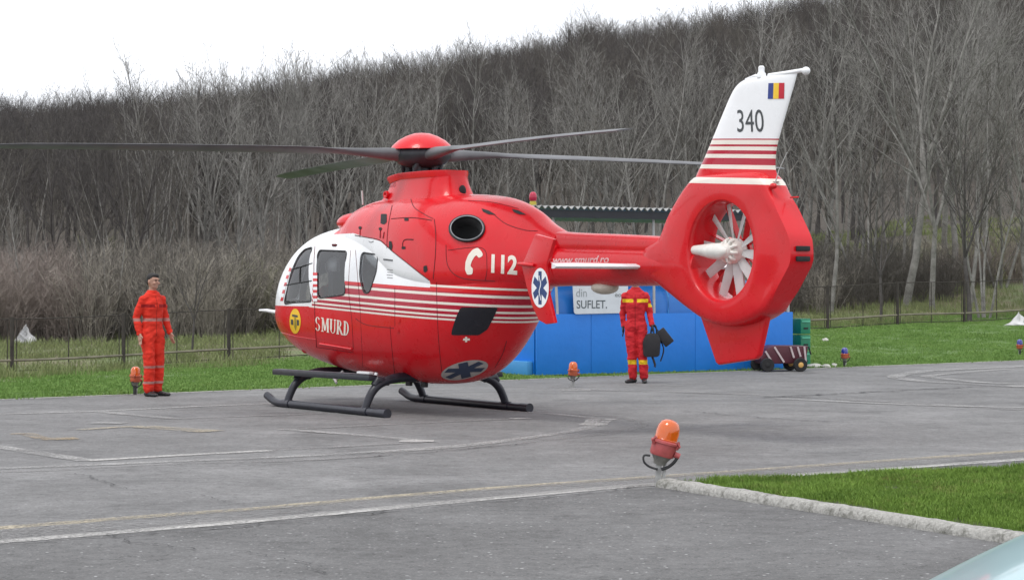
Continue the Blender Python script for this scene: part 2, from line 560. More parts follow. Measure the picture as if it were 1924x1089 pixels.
def ring_on(poly, sgn=1, off=0.004):
    out = []
    for p in poly:
        h, n = side(p[0], p[1], bvh_f, sgn)
        out.append(h + (n if n.y * sgn > 0 else -n) * off)
    return out
def frame_tube(name, pts, r, mat, parent, flat=1.0):
    mb = MB(); n = 6; vs = []
    m = len(pts)
    for i in range(m):
        t = (pts[(i + 1) % m] - pts[i - 1]).normalized(); a = t.cross(Vector((0, 1, 0.01))).normalized(); b = a.cross(t)
        for k in range(n):
            q = 2 * PI * k / n; vs.append(pts[i] + a * math.cos(q) * r + b * math.sin(q) * r * flat)
    mb.add(vs, [(i * n + k, i * n + (k + 1) % n, ((i + 1) % m) * n + (k + 1) % n, ((i + 1) % m) * n + k) for i in range(m) for k in range(n)])
    return mb.build(name, mat, parent, sm=60)
for nm, poly in wins:
    for sgn in (1, -1):
        v, f, nb = fill_poly(poly, 0.06)
        vs = []
        for p in v:
            h, n = side(p[0], p[1], bvh_f, sgn); vs.append(h - (n if n.y * sgn > 0 else -n) * 0.006)
        w = MB().add(vs, [tuple(t) for t in f]).build(nm, m_glass, heli, sm=180)
        frame_tube('window_seal', ring_on(poly, sgn), 0.010, m_rubber, w, 0.5)
        if nm == 'quarter_window' and sgn == 1:
            for a, b in (((545, 507), (588, 494)), ((534, 536), (587, 527)), ((564, 500), (563, 531))):
                (ax, az), (bx, bz) = xz([a, b]); pts = []
                for t in np.linspace(0.02, 0.98, 8):
                    h, n = side(ax + (bx - ax) * t, az + (bz - az) * t, bvh_f); pts.append(h)
                MB().tube(pts, 0.008, 6).build('glazing_bar', m_rubber, w)
for poly in W_SCREEN:
    poly = rounded([Vector(p) for p in poly], 0.05)
    v, f, nb = fill_poly(poly, 0.06); vs = []
    for p in v:
        h = bvh_f.ray_cast(Vector((4, p[0], p[1])), Vector((-1, 0, 0)))
        vs.append(h[0] - Vector((0.006, 0, 0)))
    w = MB().add(vs, [tuple(t) for t in f]).build('windscreen', m_glass, heli, sm=180)

# ---- engine cowling with the two exhaust mouths
ex_hit, ex_n = ray(877, 429, bvh_c)
ex_n = out_n(ex_n, ex_hit).normalized()
EXM = (Vector((-1, 0, 0)) + ex_n * ex_n.x + Vector((0, 0, -0.10))).normalized()     # long axis of the mouth, rearward
EXM = (EXM - ex_n * EXM.dot(ex_n)).normalized()
EXV = ex_n.cross(EXM).normalized()
EXA = (Vector((0.75, 0, 0)) - ex_n * 0.75).normalized()                              # into the cowling, forward
def mouth(rings, s, n=36):
    vs = []
    for fa, dep in rings:
        for k in range(n):
            q = 2 * PI * k / n
            p = ex_hit + EXM * math.cos(q) * 0.262 * fa + EXV * math.sin(q) * 0.152 * fa + EXA * dep
            vs.append(Vector((p.x, p.y * s, p.z)))
    return vs, [(i * n + k, i * n + (k + 1) % n, (i + 1) * n + (k + 1) % n, (i + 1) * n + k) for i in range(len(rings) - 1) for k in range(n)]
cut_ex = []
for s in (1, -1):
    vs, fs = mouth([(1.06, -0.25), (1.06, 0.42)], s)
    cut_ex.append((vs, fs + [tuple(range(36)), tuple(reversed(range(36, 72)))]))
me = bpy.data.meshes.new('engine_cowling'); me.from_pydata(cv, [], cf); me.materials.append(m_fus)
me = boolean(me, cut_ex); smooth(me, 30)
link('engine_cowling', me, heli)
for s in (1, -1):
    vs, fs = mouth([(0.93, 0.0), (0.96, -0.028), (1.02, -0.03), (1.03, 0.02), (0.99, 0.10), (0.92, 0.10), (0.90, 0.02), (0.82, 0.20), (0.74, 0.40)], s)
    ep = MB().add(vs, fs).build('exhaust_pipe', m_steel, heli, sm=50)
    vs, fs = mouth([(0.80, 0.26), (0.55, 0.30), (0.001, 0.32)], s); MB().add(vs, fs).build('exhaust_throat', m_dark, ep, sm=60)
    frame_tube('exhaust_seal', mouth([(1.05, -0.004)], s)[0], 0.014, m_rubber, ep)
# ---- mast fairing (pylon)
PY = [  # z, front x, rear x, half width front, half width rear
    (2.50, 0.98, -1.12, 0.32, 0.42), (2.64, 0.76, -0.96, 0.28, 0.34), (2.76, 0.62, -0.88, 0.25, 0.30),
    (2.86, 0.57, -0.84, 0.23, 0.28), (2.915, 0.58, -0.83, 0.23, 0.28)]
def plan(xf, xr, wf, wr, n=40):
    out = []
    for k in range(n):
        q = 2 * PI * k / n; c, s = math.cos(q), math.sin(q)
        t = (1 + math.copysign(abs(c) ** 0.55, c)) / 2
        out.append((xr + (xf - xr) * t, (wr + (wf - wr) * t) * math.copysign(abs(s) ** 0.7, s)))
    return out
mb = MB(); rows = spline(PY, 12); n = 40; vs = []
for z, xf, xr, wf, wr in rows: vs += [(x, y, z) for x, y in plan(xf, xr, wf, wr)]
mb.add(vs, [(i * n + k, i * n + (k + 1) % n, (i + 1) * n + (k + 1) % n, (i + 1) * n + k) for i in range(11) for k in range(n)] + [tuple(11 * n + k for k in range(n))])
py = mb.build('mast_fairing', m_red, heli, sm=40)
mb = MB(); vs = []
for z, g0 in ((2.89, 0.0), (2.945, 0.07), (2.972, 0.07), (2.965, 0.02)):
    vs += [(x + (g0 if x > 0 else 0.0) * max(0, x / 0.6), y * (1 + g0 * 0.6), z + (0.0 if x > -0.3 else 0.0) - max(0, x - 0.1) * 0.10) for x, y in plan(0.58, -0.83, 0.235, 0.284)]
mb.add(vs, [(i * n + k, i * n + (k + 1) % n, (i + 1) * n + (k + 1) % n, (i + 1) * n + k) for i in range(3) for k in range(n)] + [tuple(3 * n + k for k in range(n))])
mb.build('fairing_lip', m_red, heli, sm=40)
# oil cooler exit behind the fairing, small side intake
MB().ell((-0.90, -0.02, 2.72), (0.03, 0.05, 0.07)).build('cooler_outlet', m_dark, heli, sm=60)
MB().lathe([(0.035, 0), (0.05, 0.015), (0.045, 0.05), (0.03, 0.05), (0.0001, 0.01)], 16, (0.40, 0.25, 2.71), Matrix.Rotation(R(-90), 3, 'X')).build('side_intake', m_red, heli, sm=40)

# ---- main rotor
mb = MB(); mb.lathe([(0.12, 2.88), (0.13, 2.96), (0.10, 3.08)], 20)
mast = mb.build('rotor_mast', m_hub, heli, sm=40)
for k in range(4):
    q = R(81 + 45 + 90 * k); c = Vector((math.cos(q) * 0.17, math.sin(q) * 0.17, 2.98))
    MB().tube([c, c + Vector((0, 0, 0.10))], 0.055, 10).build('hub_bolt', m_hub, mast)
    MB().tube([(math.cos(q) * 0.25, math.sin(q) * 0.25, 2.99), (math.cos(q + 0.25) * 0.25, math.sin(q + 0.25) * 0.25, 3.14)], 0.026, 8).build('pitch_link', m_hub, mast)
MB().lathe([(0.0001, 3.03), (0.18, 3.04), (0.30, 3.09), (0.37, 3.17), (0.36, 3.24), (0.30, 3.28), (0.0001, 3.29)], 28).build('rotor_hub', m_hub, heli, sm=50)
MB().lathe([(0.37, 3.255), (0.40, 3.262), (0.37, 3.31), (0.30, 3.375), (0.20, 3.43), (0.10, 3.465), (0.0001, 3.475)], 36).build('hub_cap', m_red, heli, sm=60)
RAD = 5.30
def blade(ang):
    prof = []  # r, chord, thickness, dz, offset
    for r_, ch, th in ((0.20, 0.24, 0.15), (0.42, 0.22, 0.15), (0.65, 0.16, 0.12), (0.95, 0.14, 0.08), (1.25, 0.20, 0.046), (1.6, 0.285, 0.036), (3.0, 0.285, 0.033), (4.9, 0.285, 0.028), (RAD, 0.20, 0.016)):
        prof.append((r_, ch, th))
    rows = spline(prof, 26); vs = []; n = 14
    ca, sa = math.cos(ang), math.sin(ang)
    for r_, ch, th in rows:
        tw = R(8) * (1 - r_ / RAD) + R(8)
        z0 = 3.185 + 0.035 * min(1, r_ / 1.0) - 0.0035 * max(0, r_ - 1) ** 2 * 0.9
        for k in range(n):
            q = 2 * PI * k / n
            u = math.cos(q) * ch / 2; w = math.sin(q) * th / 2
            u2 = u * math.cos(tw) - w * math.sin(tw); w2 = u * math.sin(tw) + w * math.cos(tw)
            vs.append((ca * r_ - sa * u2, sa * r_ + ca * u2, z0 + w2))
    m = len(rows)
    fs = [(i * n + k, i * n + (k + 1) % n, (i + 1) * n + (k + 1) % n, (i + 1) * n + k) for i in range(m - 1) for k in range(n)]
    fs += [tuple(range(n)), tuple((m - 1) * n + k for k in range(n))]
    MB().add(vs, fs).build('rotor_blade', m_rotor, heli, sm=50)
for k in range(4): blade(R(81 + 90 * k))

# ---- tail boom
BOOM = [(-2.55, 1.54, 2.10, 0.29, 1.82, 2, 2), (-3.1, 1.565, 2.03, 0.225, 1.80, 2, 2), (-4.0, 1.565, 2.00, 0.21, 1.79, 2, 2), (-5.0, 1.575, 1.97, 0.185, 1.78, 2, 2), (-5.5, 1.60, 1.95, 0.17, 1.78, 2, 2)]
v, f = loft(BOOM, 30, 40)
MB().add(v, f).build('tail_boom', m_red, heli, sm=40)
SH = [(-2.5, 1.9, 2.235, 0.17, 2.0, 2, 3), (-3.2, 1.9, 2.17, 0.13, 2.02, 2, 3.2), (-4.2, 1.88, 2.125, 0.12, 1.99, 2, 3.2), (-5.1, 1.86, 2.08, 0.11, 1.97, 2, 3.2)]
v, f = loft(SH, 24, 32)
shf = MB().add(v, f).build('driveshaft_cover', m_red, heli, sm=40)
BOOMBVH = BVHTree.FromPolygons([Vector(p) for p in loft(BOOM, 30, 40)[0]], loft(BOOM, 30, 40)[1])
MB().ell((-3.80, 0.0, 1.55), (0.20, 0.12, 0.075), 20, 10).build('boom_antenna_dome', plain('cream_radome', (0.55, 0.50, 0.42), 0.5), heli, sm=60)

# ---- fenestron shroud: a thick slab with a round duct
OUT = [(-4.60, 1.93), (-4.88, 2.05), (-5.08, 2.33), (-5.40, 2.64), (-5.62, 2.70), (-6.40, 2.70), (-6.58, 2.62), (-6.66, 2.50), (-6.80, 2.29), (-6.94, 2.08), (-6.97, 2.02), (-6.985, 1.90), (-6.98, 1.80), (-6.94, 1.74), (-6.80, 1.56), (-6.66, 1.38), (-6.60, 1.31), (-6.35, 1.21), (-6.02, 1.165), (-5.70, 1.21), (-5.40, 1.33), (-5.05, 1.50), (-4.80, 1.62), (-4.60, 1.68)]
FC, FR = (-5.965, 1.925), 0.542
def smooth_closed(poly, n):
    P = np.array(poly, float); m = len(P); out = []
    for t in np.linspace(0, m, n, endpoint=False):
        i = int(t); u = t - i
        p0, p1, p2, p3 = P[(i - 1) % m], P[i % m], P[(i + 1) % m], P[(i + 2) % m]
        out.append(0.5 * (2 * p1 + (p2 - p0) * u + (2 * p0 - 5 * p1 + 4 * p2 - p3) * u * u + (3 * p1 - p0 - 3 * p2 + p3) * u ** 3))
    return out
NO = 96
# outline sampled by angle round the fan centre
dense = smooth_closed(OUT, 1200)
ang = [math.atan2(p[1] - FC[1], p[0] - FC[0]) for p in dense]
outl = []
for k in range(NO):
    q = -PI + 2 * PI * (k + 0.5) / NO
    j = min(range(len(dense)), key=lambda i: abs((ang[i] - q + PI) % (2 * PI) - PI))
    outl.append(dense[j])
T = 0.185
vs = []
lev = []
def ringpts(fr, y):   # fr: 0 at the duct edge, 1 at the outline
    out = []
    for k in range(NO):
        q = -PI + 2 * PI * (k + 0.5) / NO
        ix, iz = FC[0] + math.cos(q) * FR, FC[1] + math.sin(q) * FR
        ox, oz = outl[k]
        w = max(0, min(1, (-6.55 - ox) / 0.22)) * (fr <= 1.0)
        yy = y + (math.copysign(T - 0.035, y) - y) * w * (1 if fr > 0.3 else 0)
        out.append((ix + (ox - ix) * fr, yy, iz + (oz - iz) * fr))
    return out
def duct(rr, y): return [(FC[0] + math.cos(-PI + 2 * PI * (k + 0.5) / NO) * rr, y, FC[1] + math.sin(-PI + 2 * PI * (k + 0.5) / NO) * rr) for k in range(NO)]
def rear_thin(ring, y):  # front (towards boom) edge rounder than the tail edge
    return ring
rings = []
for s in (1, -1):
    half = [duct(0.495, 0.0), duct(0.495, s * T * 0.55), duct(0.500, s * T * 0.86), duct(0.515, s * T * 0.975), ringpts(0.0, s * T), ringpts(0.25, s * (T + 0.002)), ringpts(0.5, s * (T - 0.002)), ringpts(0.75, s * (T - 0.010)), ringpts(0.90, s * (T - 0.026)), ringpts(0.965, s * (T - 0.055)), ringpts(1.0, s * (T - 0.10)), ringpts(1.012, 0)]
    rings.append(half)
mb = MB()
for s, half in zip((1, -1), rings):
    vv = [p for r_ in half for p in r_]
    mb.add(vv, [(i * NO + k, i * NO + (k + 1) % NO, (i + 1) * NO + (k + 1) % NO, (i + 1) * NO + k) for i in range(len(half) - 1) for k in range(NO)])
shroud = mb.build('fenestron_shroud', m_fin, heli)
b = bmesh.new(); b.from_mesh(shroud.data); bmesh.ops.remove_doubles(b, verts=b.verts, dist=0.0005); bmesh.ops.recalc_face_normals(b, faces=b.faces); b.to_mesh(shroud.data); b.free(); smooth(shroud.data, 38)
# two slots in the flat rear face
for z in (1.935, 1.835):
    MB().box((-7.0, 0, z), (0.03, 0.17, 0.05)).build('slot', m_dark, shroud, bevel=0.01)
# lower fin
mb = MB(); mb.prism([(-5.44, 1.32), (-5.72, 0.79), (-5.76, 0.765), (-6.33, 0.84), (-6.38, 0.88), (-6.55, 1.40)], 0.07, lambda u, w, t: (u, -0.035 + t, w))
mb.build('lower_fin', m_red, heli, bevel=0.022, segs=3)
# upper fin: tapering aerofoil stack, top edge rounded at the front
FIN = [(2.60, -5.36, -6.66, 0.16), (2.72, -5.42, -6.60, 0.115), (2.90, -5.54, -6.61, 0.09), (3.07, -5.65, -6.67, 0.075), (3.30, -5.80, -6.77, 0.066), (3.45, -5.90, -6.835, 0.06), (3.55, -5.98, -6.88, 0.056), (3.61, -6.06, -6.905, 0.048), (3.645, -6.16, -6.92, 0.030), (3.652, -6.22, -6.92, 0.008)]
rows = spline(FIN, 40); n = 36; vs = []
for z, xl, xt, th in rows:
    for k in range(n):
        q = 2 * PI * k / n; c, s = math.cos(q), math.sin(q)
        t = (1 - c) / 2
        y = math.copysign(abs(s) ** 0.8, s) * th * (1.25 - 0.75 * t)
        vs.append((xl + (xt - xl) * t, y, z))
fs = [(i * n + k, i * n + (k + 1) % n, (i + 1) * n + (k + 1) % n, (i + 1) * n + k) for i in range(39) for k in range(n)] + [tuple(39 * n + k for k in range(n))]
MB().add(vs, fs).build('tail_fin', m_fin, heli, sm=60)
# fin top: antenna stub, cap, boom with white lamp
mb = MB(); mb.lathe([(0.045, 3.64), (0.045, 3.68), (0.03, 3.70), (0.032, 3.745), (0.02, 3.76), (0.0001, 3.762)], 14, (-6.39, 0, 0)); mb.build('beacon_light', m_white, heli, sm=40)
MB().tube([(-6.5, 0, 3.655), (-6.75, 0, 3.655), (-7.0, 0, 3.665)], [0.02, 0.024, 0.02], 10).build('tail_light_arm', m_white, heli, sm=50)
MB().ell((-7.04, 0, 3.655), (0.045, 0.04, 0.04), 16, 12).build('tail_light', m_white, heli, sm=80)
MB().tube([(-6.15, 0, 3.645), (-6.3, 0, 3.665), (-6.45, 0, 3.65)], [0.01, 0.02, 0.012], 8).build('fin_cap', m_white, heli, sm=50)
MB().tube([(-6.70, 0.10, 2.56), (-6.76, 0.10, 2.70), (-6.88, 0.10, 2.87)], [0.007, 0.005, 0.003], 6).build('whip_antenna', m_fan, heli)
MB().ell((-6.69, 0.11, 2.55), (0.05, 0.03, 0.03)).build('antenna_foot', m_red, heli, sm=60)
MB().tube([(-6.76, -0.05, 2.44), (-6.88, -0.05, 2.44)], 0.008, 6).build('static_wick', m_red, heli)

# ---- fan: ten blades, hub, drive fairing, guide vanes behind
fan = MB(); Q = Matrix.Rotation(R(-90), 3, 'X')
fan.lathe([(0.0001, -0.10), (0.10, -0.10), (0.125, -0.06), (0.13, 0.03), (0.10, 0.075), (0.0001, 0.09)], 30, (FC[0], 0.0, FC[1]), Q)
fhub = fan.build('fan_hub', m_fanhub, heli, sm=45)
random.seed(4)
angs = [8, 46, 78, 112, 153, 188, 226, 259, 293, 331]
for a in angs:
    q = R(a); ca, sa = math.cos(q), math.sin(q)
    rows = []
    for r_, ch in ((0.10, 0.06), (0.15, 0.085), (0.24, 0.10), (0.485, 0.095)):
        tw = R(40 - 24 * (r_ / 0.48))
        sec = []
        for k in range(8):
            e = 2 * PI * k / 8; u = math.cos(e) * ch / 2 * 1.0; w = math.sin(e) * 0.007
            a_, d_ = u * math.cos(tw) - w * math.sin(tw), u * math.sin(tw) + w * math.cos(tw)
            sec.append((FC[0] + ca * r_ - sa * a_, -0.02 + d_, FC[1] + sa * r_ + ca * a_))
        rows += sec
    fs = [(i * 8 + k, i * 8 + (k + 1) % 8, (i + 1) * 8 + (k + 1) % 8, (i + 1) * 8 + k) for i in range(3) for k in range(8)] + [tuple(24 + k for k in range(8))]
    MB().add(rows, fs).build('fan_blade', m_fan, heli, sm=40)
for a in range(12, 372, 36):    # lugs of the pitch spider
    q = R(a); MB().tube([(FC[0] + math.cos(q) * 0.05, 0.10, FC[1] + math.sin(q) * 0.05), (FC[0] + math.cos(q) * 0.105, 0.09, FC[1] + math.sin(q) * 0.105), (FC[0] + math.cos(q) * 0.12, 0.05, FC[1] + math.sin(q) * 0.12)], 0.018, 8).build('pitch_lug', m_fanhub, fhub, sm=50)
MB().lathe([(0.0001, 0.16), (0.045, 0.15), (0.075, 0.12), (0.085, 0.06)], 24, (FC[0], 0, FC[1]), Matrix.Rotation(R(-90), 3, 'X')).build('hub_cap_ring', m_fanhub, fhub, sm=50)
MB().tube([(-5.44, 0.10, 1.94), (-5.56, 0.11, 1.937), (-5.76, 0.115, 1.925), (-5.94, 0.12, 1.92), (-6.02, 0.12, 1.92)], [0.046, 0.054, 0.080, 0.086, 0.03], 20).build('drive_fairing', m_fanhub, heli, sm=50)
for a in (20, 62, 104, 140, 215, 250, 285, 322):
    q = R(a); ca, sa = math.cos(q), math.sin(q)
    mb = MB(); mb.add([(FC[0] + ca * r_ + -sa * o, y, FC[1] + sa * r_ + ca * o) for r_ in (0.10, 0.5) for o, y in ((-0.006, -0.17), (0.006, -0.17), (0.006, -0.10), (-0.006, -0.10))], [(0, 1, 2, 3), (4, 7, 6, 5), (0, 4, 5, 1), (1, 5, 6, 2), (2, 6, 7, 3), (3, 7, 4, 0)])
    mb.build('guide_vane', m_red, heli)
mb = MB(); mb.lathe([(0.0001, -0.17), (0.11, -0.165), (0.12, -0.12), (0.0001, -0.11)], 24, (FC[0], 0, FC[1]), Q); mb.build('vane_hub', m_red, heli, sm=40)

# ---- stabilizer and endplates
rows = []
n = 16
for y in (-1.29, -0.7, 0.0, 0.7, 1.29):
    for k in range(n):
        q = 2 * PI * k / n; rows.append((-4.42 + math.copysign(abs(math.cos(q)) ** 0.6, math.cos(q)) * 0.26, y, 1.785 + math.sin(q) * 0.034 - (0.012 if math.cos(q) < -0.6 else 0)))
MB().add(rows, [(i * n + k, i * n + (k + 1) % n, (i + 1) * n + (k + 1) % n, (i + 1) * n + k) for i in range(4) for k in range(n)] + [tuple(range(n)), tuple(range(4 * n, 5 * n))]).build('stabilizer', m_stab, heli, sm=50)
EP = [(-4.36, 2.11), (-4.69, 2.05), (-4.56, 1.78), (-4.565, 1.52), (-4.70, 1.19), (-4.55, 1.175), (-4.42, 1.215), (-4.30, 1.36), (-4.19, 1.58), (-4.11, 1.78)]
for s in (1, -1):
    ep = MB().prism(EP, 0.05, lambda u, w, t: (u, s * (1.28 + t), w)).build('endplate', m_red, heli, bevel=0.014, segs=2)
    cx, cz, rx, rz = -4.455, 1.55, 0.155, 0.205
    def star(name, place, parent):
        """round white badge with a six-armed blue star and a pale staff"""
        circ = [(math.cos(2 * PI * k / 40), math.sin(2 * PI * k / 40)) for k in range(40)]
        out = []
        d = MB().add([place(u, v, 0.001) for u, v in circ] + [place(0, 0, 0.001)], [(k, (k + 1) % 40, 40) for k in range(40)]).build(name, m_white, parent)
        mb = MB()
        for a in (90, 30, -30):
            q = R(a); dx, dy = math.cos(q), math.sin(q); w = 0.19
            L_ = 0.84
            mb.add([place(dx * L_ - dy * w, dy * L_ + dx * w, 0.002 + a * 1e-6), place(dx * L_ + dy * w, dy * L_ - dx * w, 0.002 + a * 1e-6), place(-dx * L_ + dy * w, -dy * L_ - dx * w, 0.002 + a * 1e-6), place(-dx * L_ - dy * w, -dy * L_ + dx * w, 0.002 + a * 1e-6)], [(0, 1, 2, 3)])
        mb.build('blue_star', m_navy, d)
        mb = MB(); N = 14
        vs = []
        for i in range(N + 1):
            t = -0.62 + 1.24 * i / N; o = 0.09 * math.sin(t * 8)
            vs += [place(o - 0.045, t, 0.0035), place(o + 0.045, t, 0.0035)]
        mb.add(vs, [(2 * i, 2 * i + 1, 2 * i + 3, 2 * i + 2) for i in range(N)]).build('serpent', m_white, d)
        return d
    star('star_of_life_badge', lambda u, v, h: (cx - u * rx * s * 1.0, s * (1.332 + h), cz + v * rz), ep)
# rod on the endplate front
MB().tube([(-4.10, 1.36, 1.80), (-4.2, 1.36, 1.795), (-4.36, 1.345, 1.785)], [0.018, 0.022, 0.016], 8).build('position_light', m_red, heli, sm=50)

# ---- skids
for s in (1, -1):
    y = s * 1.03
    pts = spline([(2.18, y, 0.135), (2.12, y, 0.115), (1.98, y, 0.068), (1.84, y, 0.05), (1.6, y, 0.05), (0.5, y, 0.05), (-0.84, y, 0.05)], 40)
    sk = MB().tube(pts, 0.05, 14).build('skid_tube', m_skid, heli, sm=50)
    for x in (1.62, -0.35, -0.79):
        MB().tube([(x + 0.09, y, 0.05), (x - 0.09, y, 0.05)], 0.058, 14).build('clamp', m_skid, sk, sm=50)
    st = MB(); st.prism([(2.13, 0.405), (2.13, 0.475), (-0.36, 0.485), (-0.36, 0.415)], 0.12, lambda u, w, t: (u, s * (0.86 + t), w)); so = st.build('boarding_step', m_skid, heli, bevel=0.012)
    MB().box((0.88, s * 0.92, 0.4845), (2.40, 0.09, 0.006), Matrix.Rotation(R(0.35), 3, 'Y')).build('step_tread', m_step, so)
    for x in (1.62, -0.35):
        MB().tube([(x, s * 0.70, 0.40), (x, s * 0.86, 0.42), (x, s * 0.9, 0.36)], [0.05, 0.055, 0.045], 10).build('step_bracket', m_skid, so, sm=50)
for x in (1.62, -0.35):
    pts = spline([(x, 1.03, 0.07), (x, 0.99, 0.17), (x, 0.92, 0.29), (x, 0.80, 0.385), (x, 0.60, 0.44), (x, 0.3, 0.45), (x, -0.3, 0.45), (x, -0.60, 0.44), (x, -0.80, 0.385), (x, -0.92, 0.29), (x, -0.99, 0.17), (x, -1.03, 0.07)], 60)
    MB().tube(pts, [0.048 + 0.012 * min(1, 2.2 * abs(abs(p[1]) - 1.03)) for p in pts], 12).build('cross_tube', m_skid, heli, sm=50)
# things under the belly
MB().box((-0.05, 0.22, 0.36), (0.10, 0.05, 0.07)).build('belly_antenna', m_rubber, heli, bevel=0.01)
MB().box((-0.38, 0.20, 0.355), (0.10, 0.05, 0.07)).build('belly_antenna', m_rubber, heli, bevel=0.01)
MB().box((0.34, 0.62, 0.47), (0.30, 0.08, 0.06)).build('belly_light_box', m_white, heli, bevel=0.012)
MB().tube([(-0.10, 0.72, 0.50), (-0.10, 0.75, 0.40)], 0.022, 8).build('drain_pipe', m_white, heli)
MB().tube([(1.10, 0.50, 0.47), (1.14, 0.60, 0.37), (1.00, 0.66, 0.33)], [0.02, 0.03, 0.015], 8).build('landing_lamp', m_fan, heli, sm=50)
# nose rod
MB().tube([(3.05, 0.40, 1.20), (3.35, 0.42, 1.225), (3.56, 0.42, 1.225)], [0.026, 0.022, 0.014], 10).build('pitot_tube', m_white, heli, sm=50)

# ---- openings, vents, seams on the hull
def seam(name, pts, r=0.006, bvh=None, mat=None, n=26, off=0.0):
    P = spline(pts, n) if len(pts) > 2 else [np.array(pts[0]) + (np.array(pts[1]) - np.array(pts[0])) * t for t in np.linspace(0, 1, n)]
    out = []
    for p in P:
        h = ray(p[0], p[1], bvh)
        if h: out.append(h[0] + out_n(h[1], h[0]) * off)
    if len(out) > 1: return MB().tube(out, r, 5).build(name, mat or m_seam, heli)
m_seam = plain('dark_red_seam', (0.10, 0.008, 0.012), 0.8)  # dark red of the joint lines, latch rods and small fittings
m_seamw = plain('grey_seam', (0.30, 0.30, 0.31), 0.8)
seam('panel_gap', [(737, 386), (731, 415), (728, 440), (727, 466)])
seam('panel_gap', [(816, 412), (819, 440), (818, 480), (814, 524)])
seam('panel_gap', [(735, 411), (775, 409), (812, 414)])
seam('cowling_crease', [(772, 374), (779, 390), (800, 404), (814, 411)], 0.006, off=-0.002)
seam('panel_gap', [(667, 442), (690, 446), (715, 452), (735, 470), (760, 490), (806, 526)])
seam('door_gap', [(592, 462), (590, 500), (591, 562), (592, 600), (595, 652)], mat=m_seam)
seam('door_gap', [(659, 470), (655, 540), (661, 600), (664, 655)], 0.004)
seam('door_gap', [(595, 652), (630, 657), (664, 662)], 0.004)
seam('door_gap', [(668, 598), (690, 610), (740, 616)], 0.004)
seam('door_gap', [(733, 612), (736, 650), (742, 706)], 0.004)
seam('door_rail', [(602, 645), (632, 650), (662, 655)], 0.014, mat=m_red, off=0.010)
seam('clamshell_gap', [(820, 530), (822, 600), (826, 660), (832, 712)], 0.004)
seam('clamshell_gap', [(952, 640), (944, 665), (930, 690)], 0.005)
seam('panel_gap', [(838, 460), (842, 500), (868, 522), (930, 528)], 0.005)
seam('panel_gap', [(842, 470), (906, 466), (915, 500), (912, 526)], 0.004)
seam('panel_gap', [(925, 400), (950, 420), (985, 432), (1010, 434)], 0.005)
seam('panel_gap', [(880, 377), (925, 380), (975, 392)], 0.004)
seam('panel_gap', [(668, 470), (672, 520), (676, 570), (682, 690)], 0.004)
seam('panel_gap', [(742, 540), (742, 612)], 0.004, n=8)
seam('nose_gap', [(528, 624), (560, 632), (594, 637)], 0.005, mat=m_red, off=0.002)
film_px('cowling_vent', [(716, 402), (727, 402), (727, 418), (722, 422), (715, 420)], m_dark, 2.5, r=2, off=0.003)
for cx_, cy_ in ((677, 428), (715, 430)):
    film_px('latch_socket', [(cx_ + 3.2 * math.cos(a / 8 * 2 * PI), cy_ + 3.2 * math.sin(a / 8 * 2 * PI)) for a in range(8)], m_dark, 2)
    seam('latch_rod', [(cx_, cy_ + 2), (cx_ - 0.5, cy_ + 17)], 0.009, mat=m_seam)
seam('latch_rod', [(722, 436), (720, 448)], 0.010, mat=m_seam)
film_px('latch_pocket', [(731, 453), (736, 453), (738, 462), (736, 472), (731, 466)], m_dark, 2, r=1)
seam('step_loop', [(777, 450), (762, 450), (757, 456), (757, 465)], 0.008, mat=m_seam)
film_px('step_loop_end', [(755, 463), (762, 463), (762, 468), (755, 468)], m_dark, 2, r=1)
film_px('latch', [(760, 410), (768, 410), (768, 415), (760, 415)], m_dark, 2, r=1)
film_px('cowling_vent', [(905, 392), (919, 396), (932, 404), (918, 403), (908, 398)], m_dark, 2.5, off=0.006)
film_px('cowling_vent', [(962, 393), (975, 396), (989, 404), (975, 403), (966, 399)], m_dark, 2.5, off=0.006)
seam('vent_slot', [(721, 487), (738, 489)], 0.010, mat=m_char)
for i, y_ in enumerate((506, 511, 516, 521)): seam('vent_louvre', [(727 + i % 2, y_), (738, y_ + 1)], 0.005, mat=m_seamw, n=5)
seam('hatch_latch', [(693, 453), (697, 455), (702, 453)], 0.006, mat=m_seamw, n=6)
film_px('tail_hatch_window', [(866, 577), (936, 577), (927, 597), (916, 618), (900, 629), (848, 629), (850, 618), (857, 596)], bpy.data.materials['cabin_glass'] if False else plain('smoked_panel', (0.012, 0.012, 0.018), 0.12), 5, r=4, off=0.006)
film_px('cross_sticker', [(871, 635), (874, 635), (874, 632), (878, 632), (878, 635), (883, 635), (883, 639), (878, 639), (878, 642), (874, 642), (874, 639), (870, 639)], m_cream, 2)
film_px('hatch_handle', [(796, 500), (802, 498), (804, 507), (800, 512), (796, 510)], m_dark, 2, r=1)
for p in ((750, 602), (748, 621)): film_px('small_sticker', [(p[0] - 2, p[1] - 3), (p[0] + 2, p[1] - 3), (p[0] + 2, p[1] + 4), (p[0] - 2, p[1] + 4)], m_red, 2, off=0.008)
seam('door_hinge', [(626, 461), (633, 461)], 0.016, mat=m_seam, n=4, off=0.01)
seam('roof_antenna', [(690, 379), (690, 384)], 0.004, n=3)
MB().tube([(0.95, 0.30, 2.60), (0.97, 0.30, 2.78)], 0.012, 6).build('roof_antenna', m_fan, heli)
MB().ell((1.26, 0.20, 2.38), (0.34, 0.24, 0.13), 20, 12).build('cowling_nose_scoop', m_red, heli, sm=80)
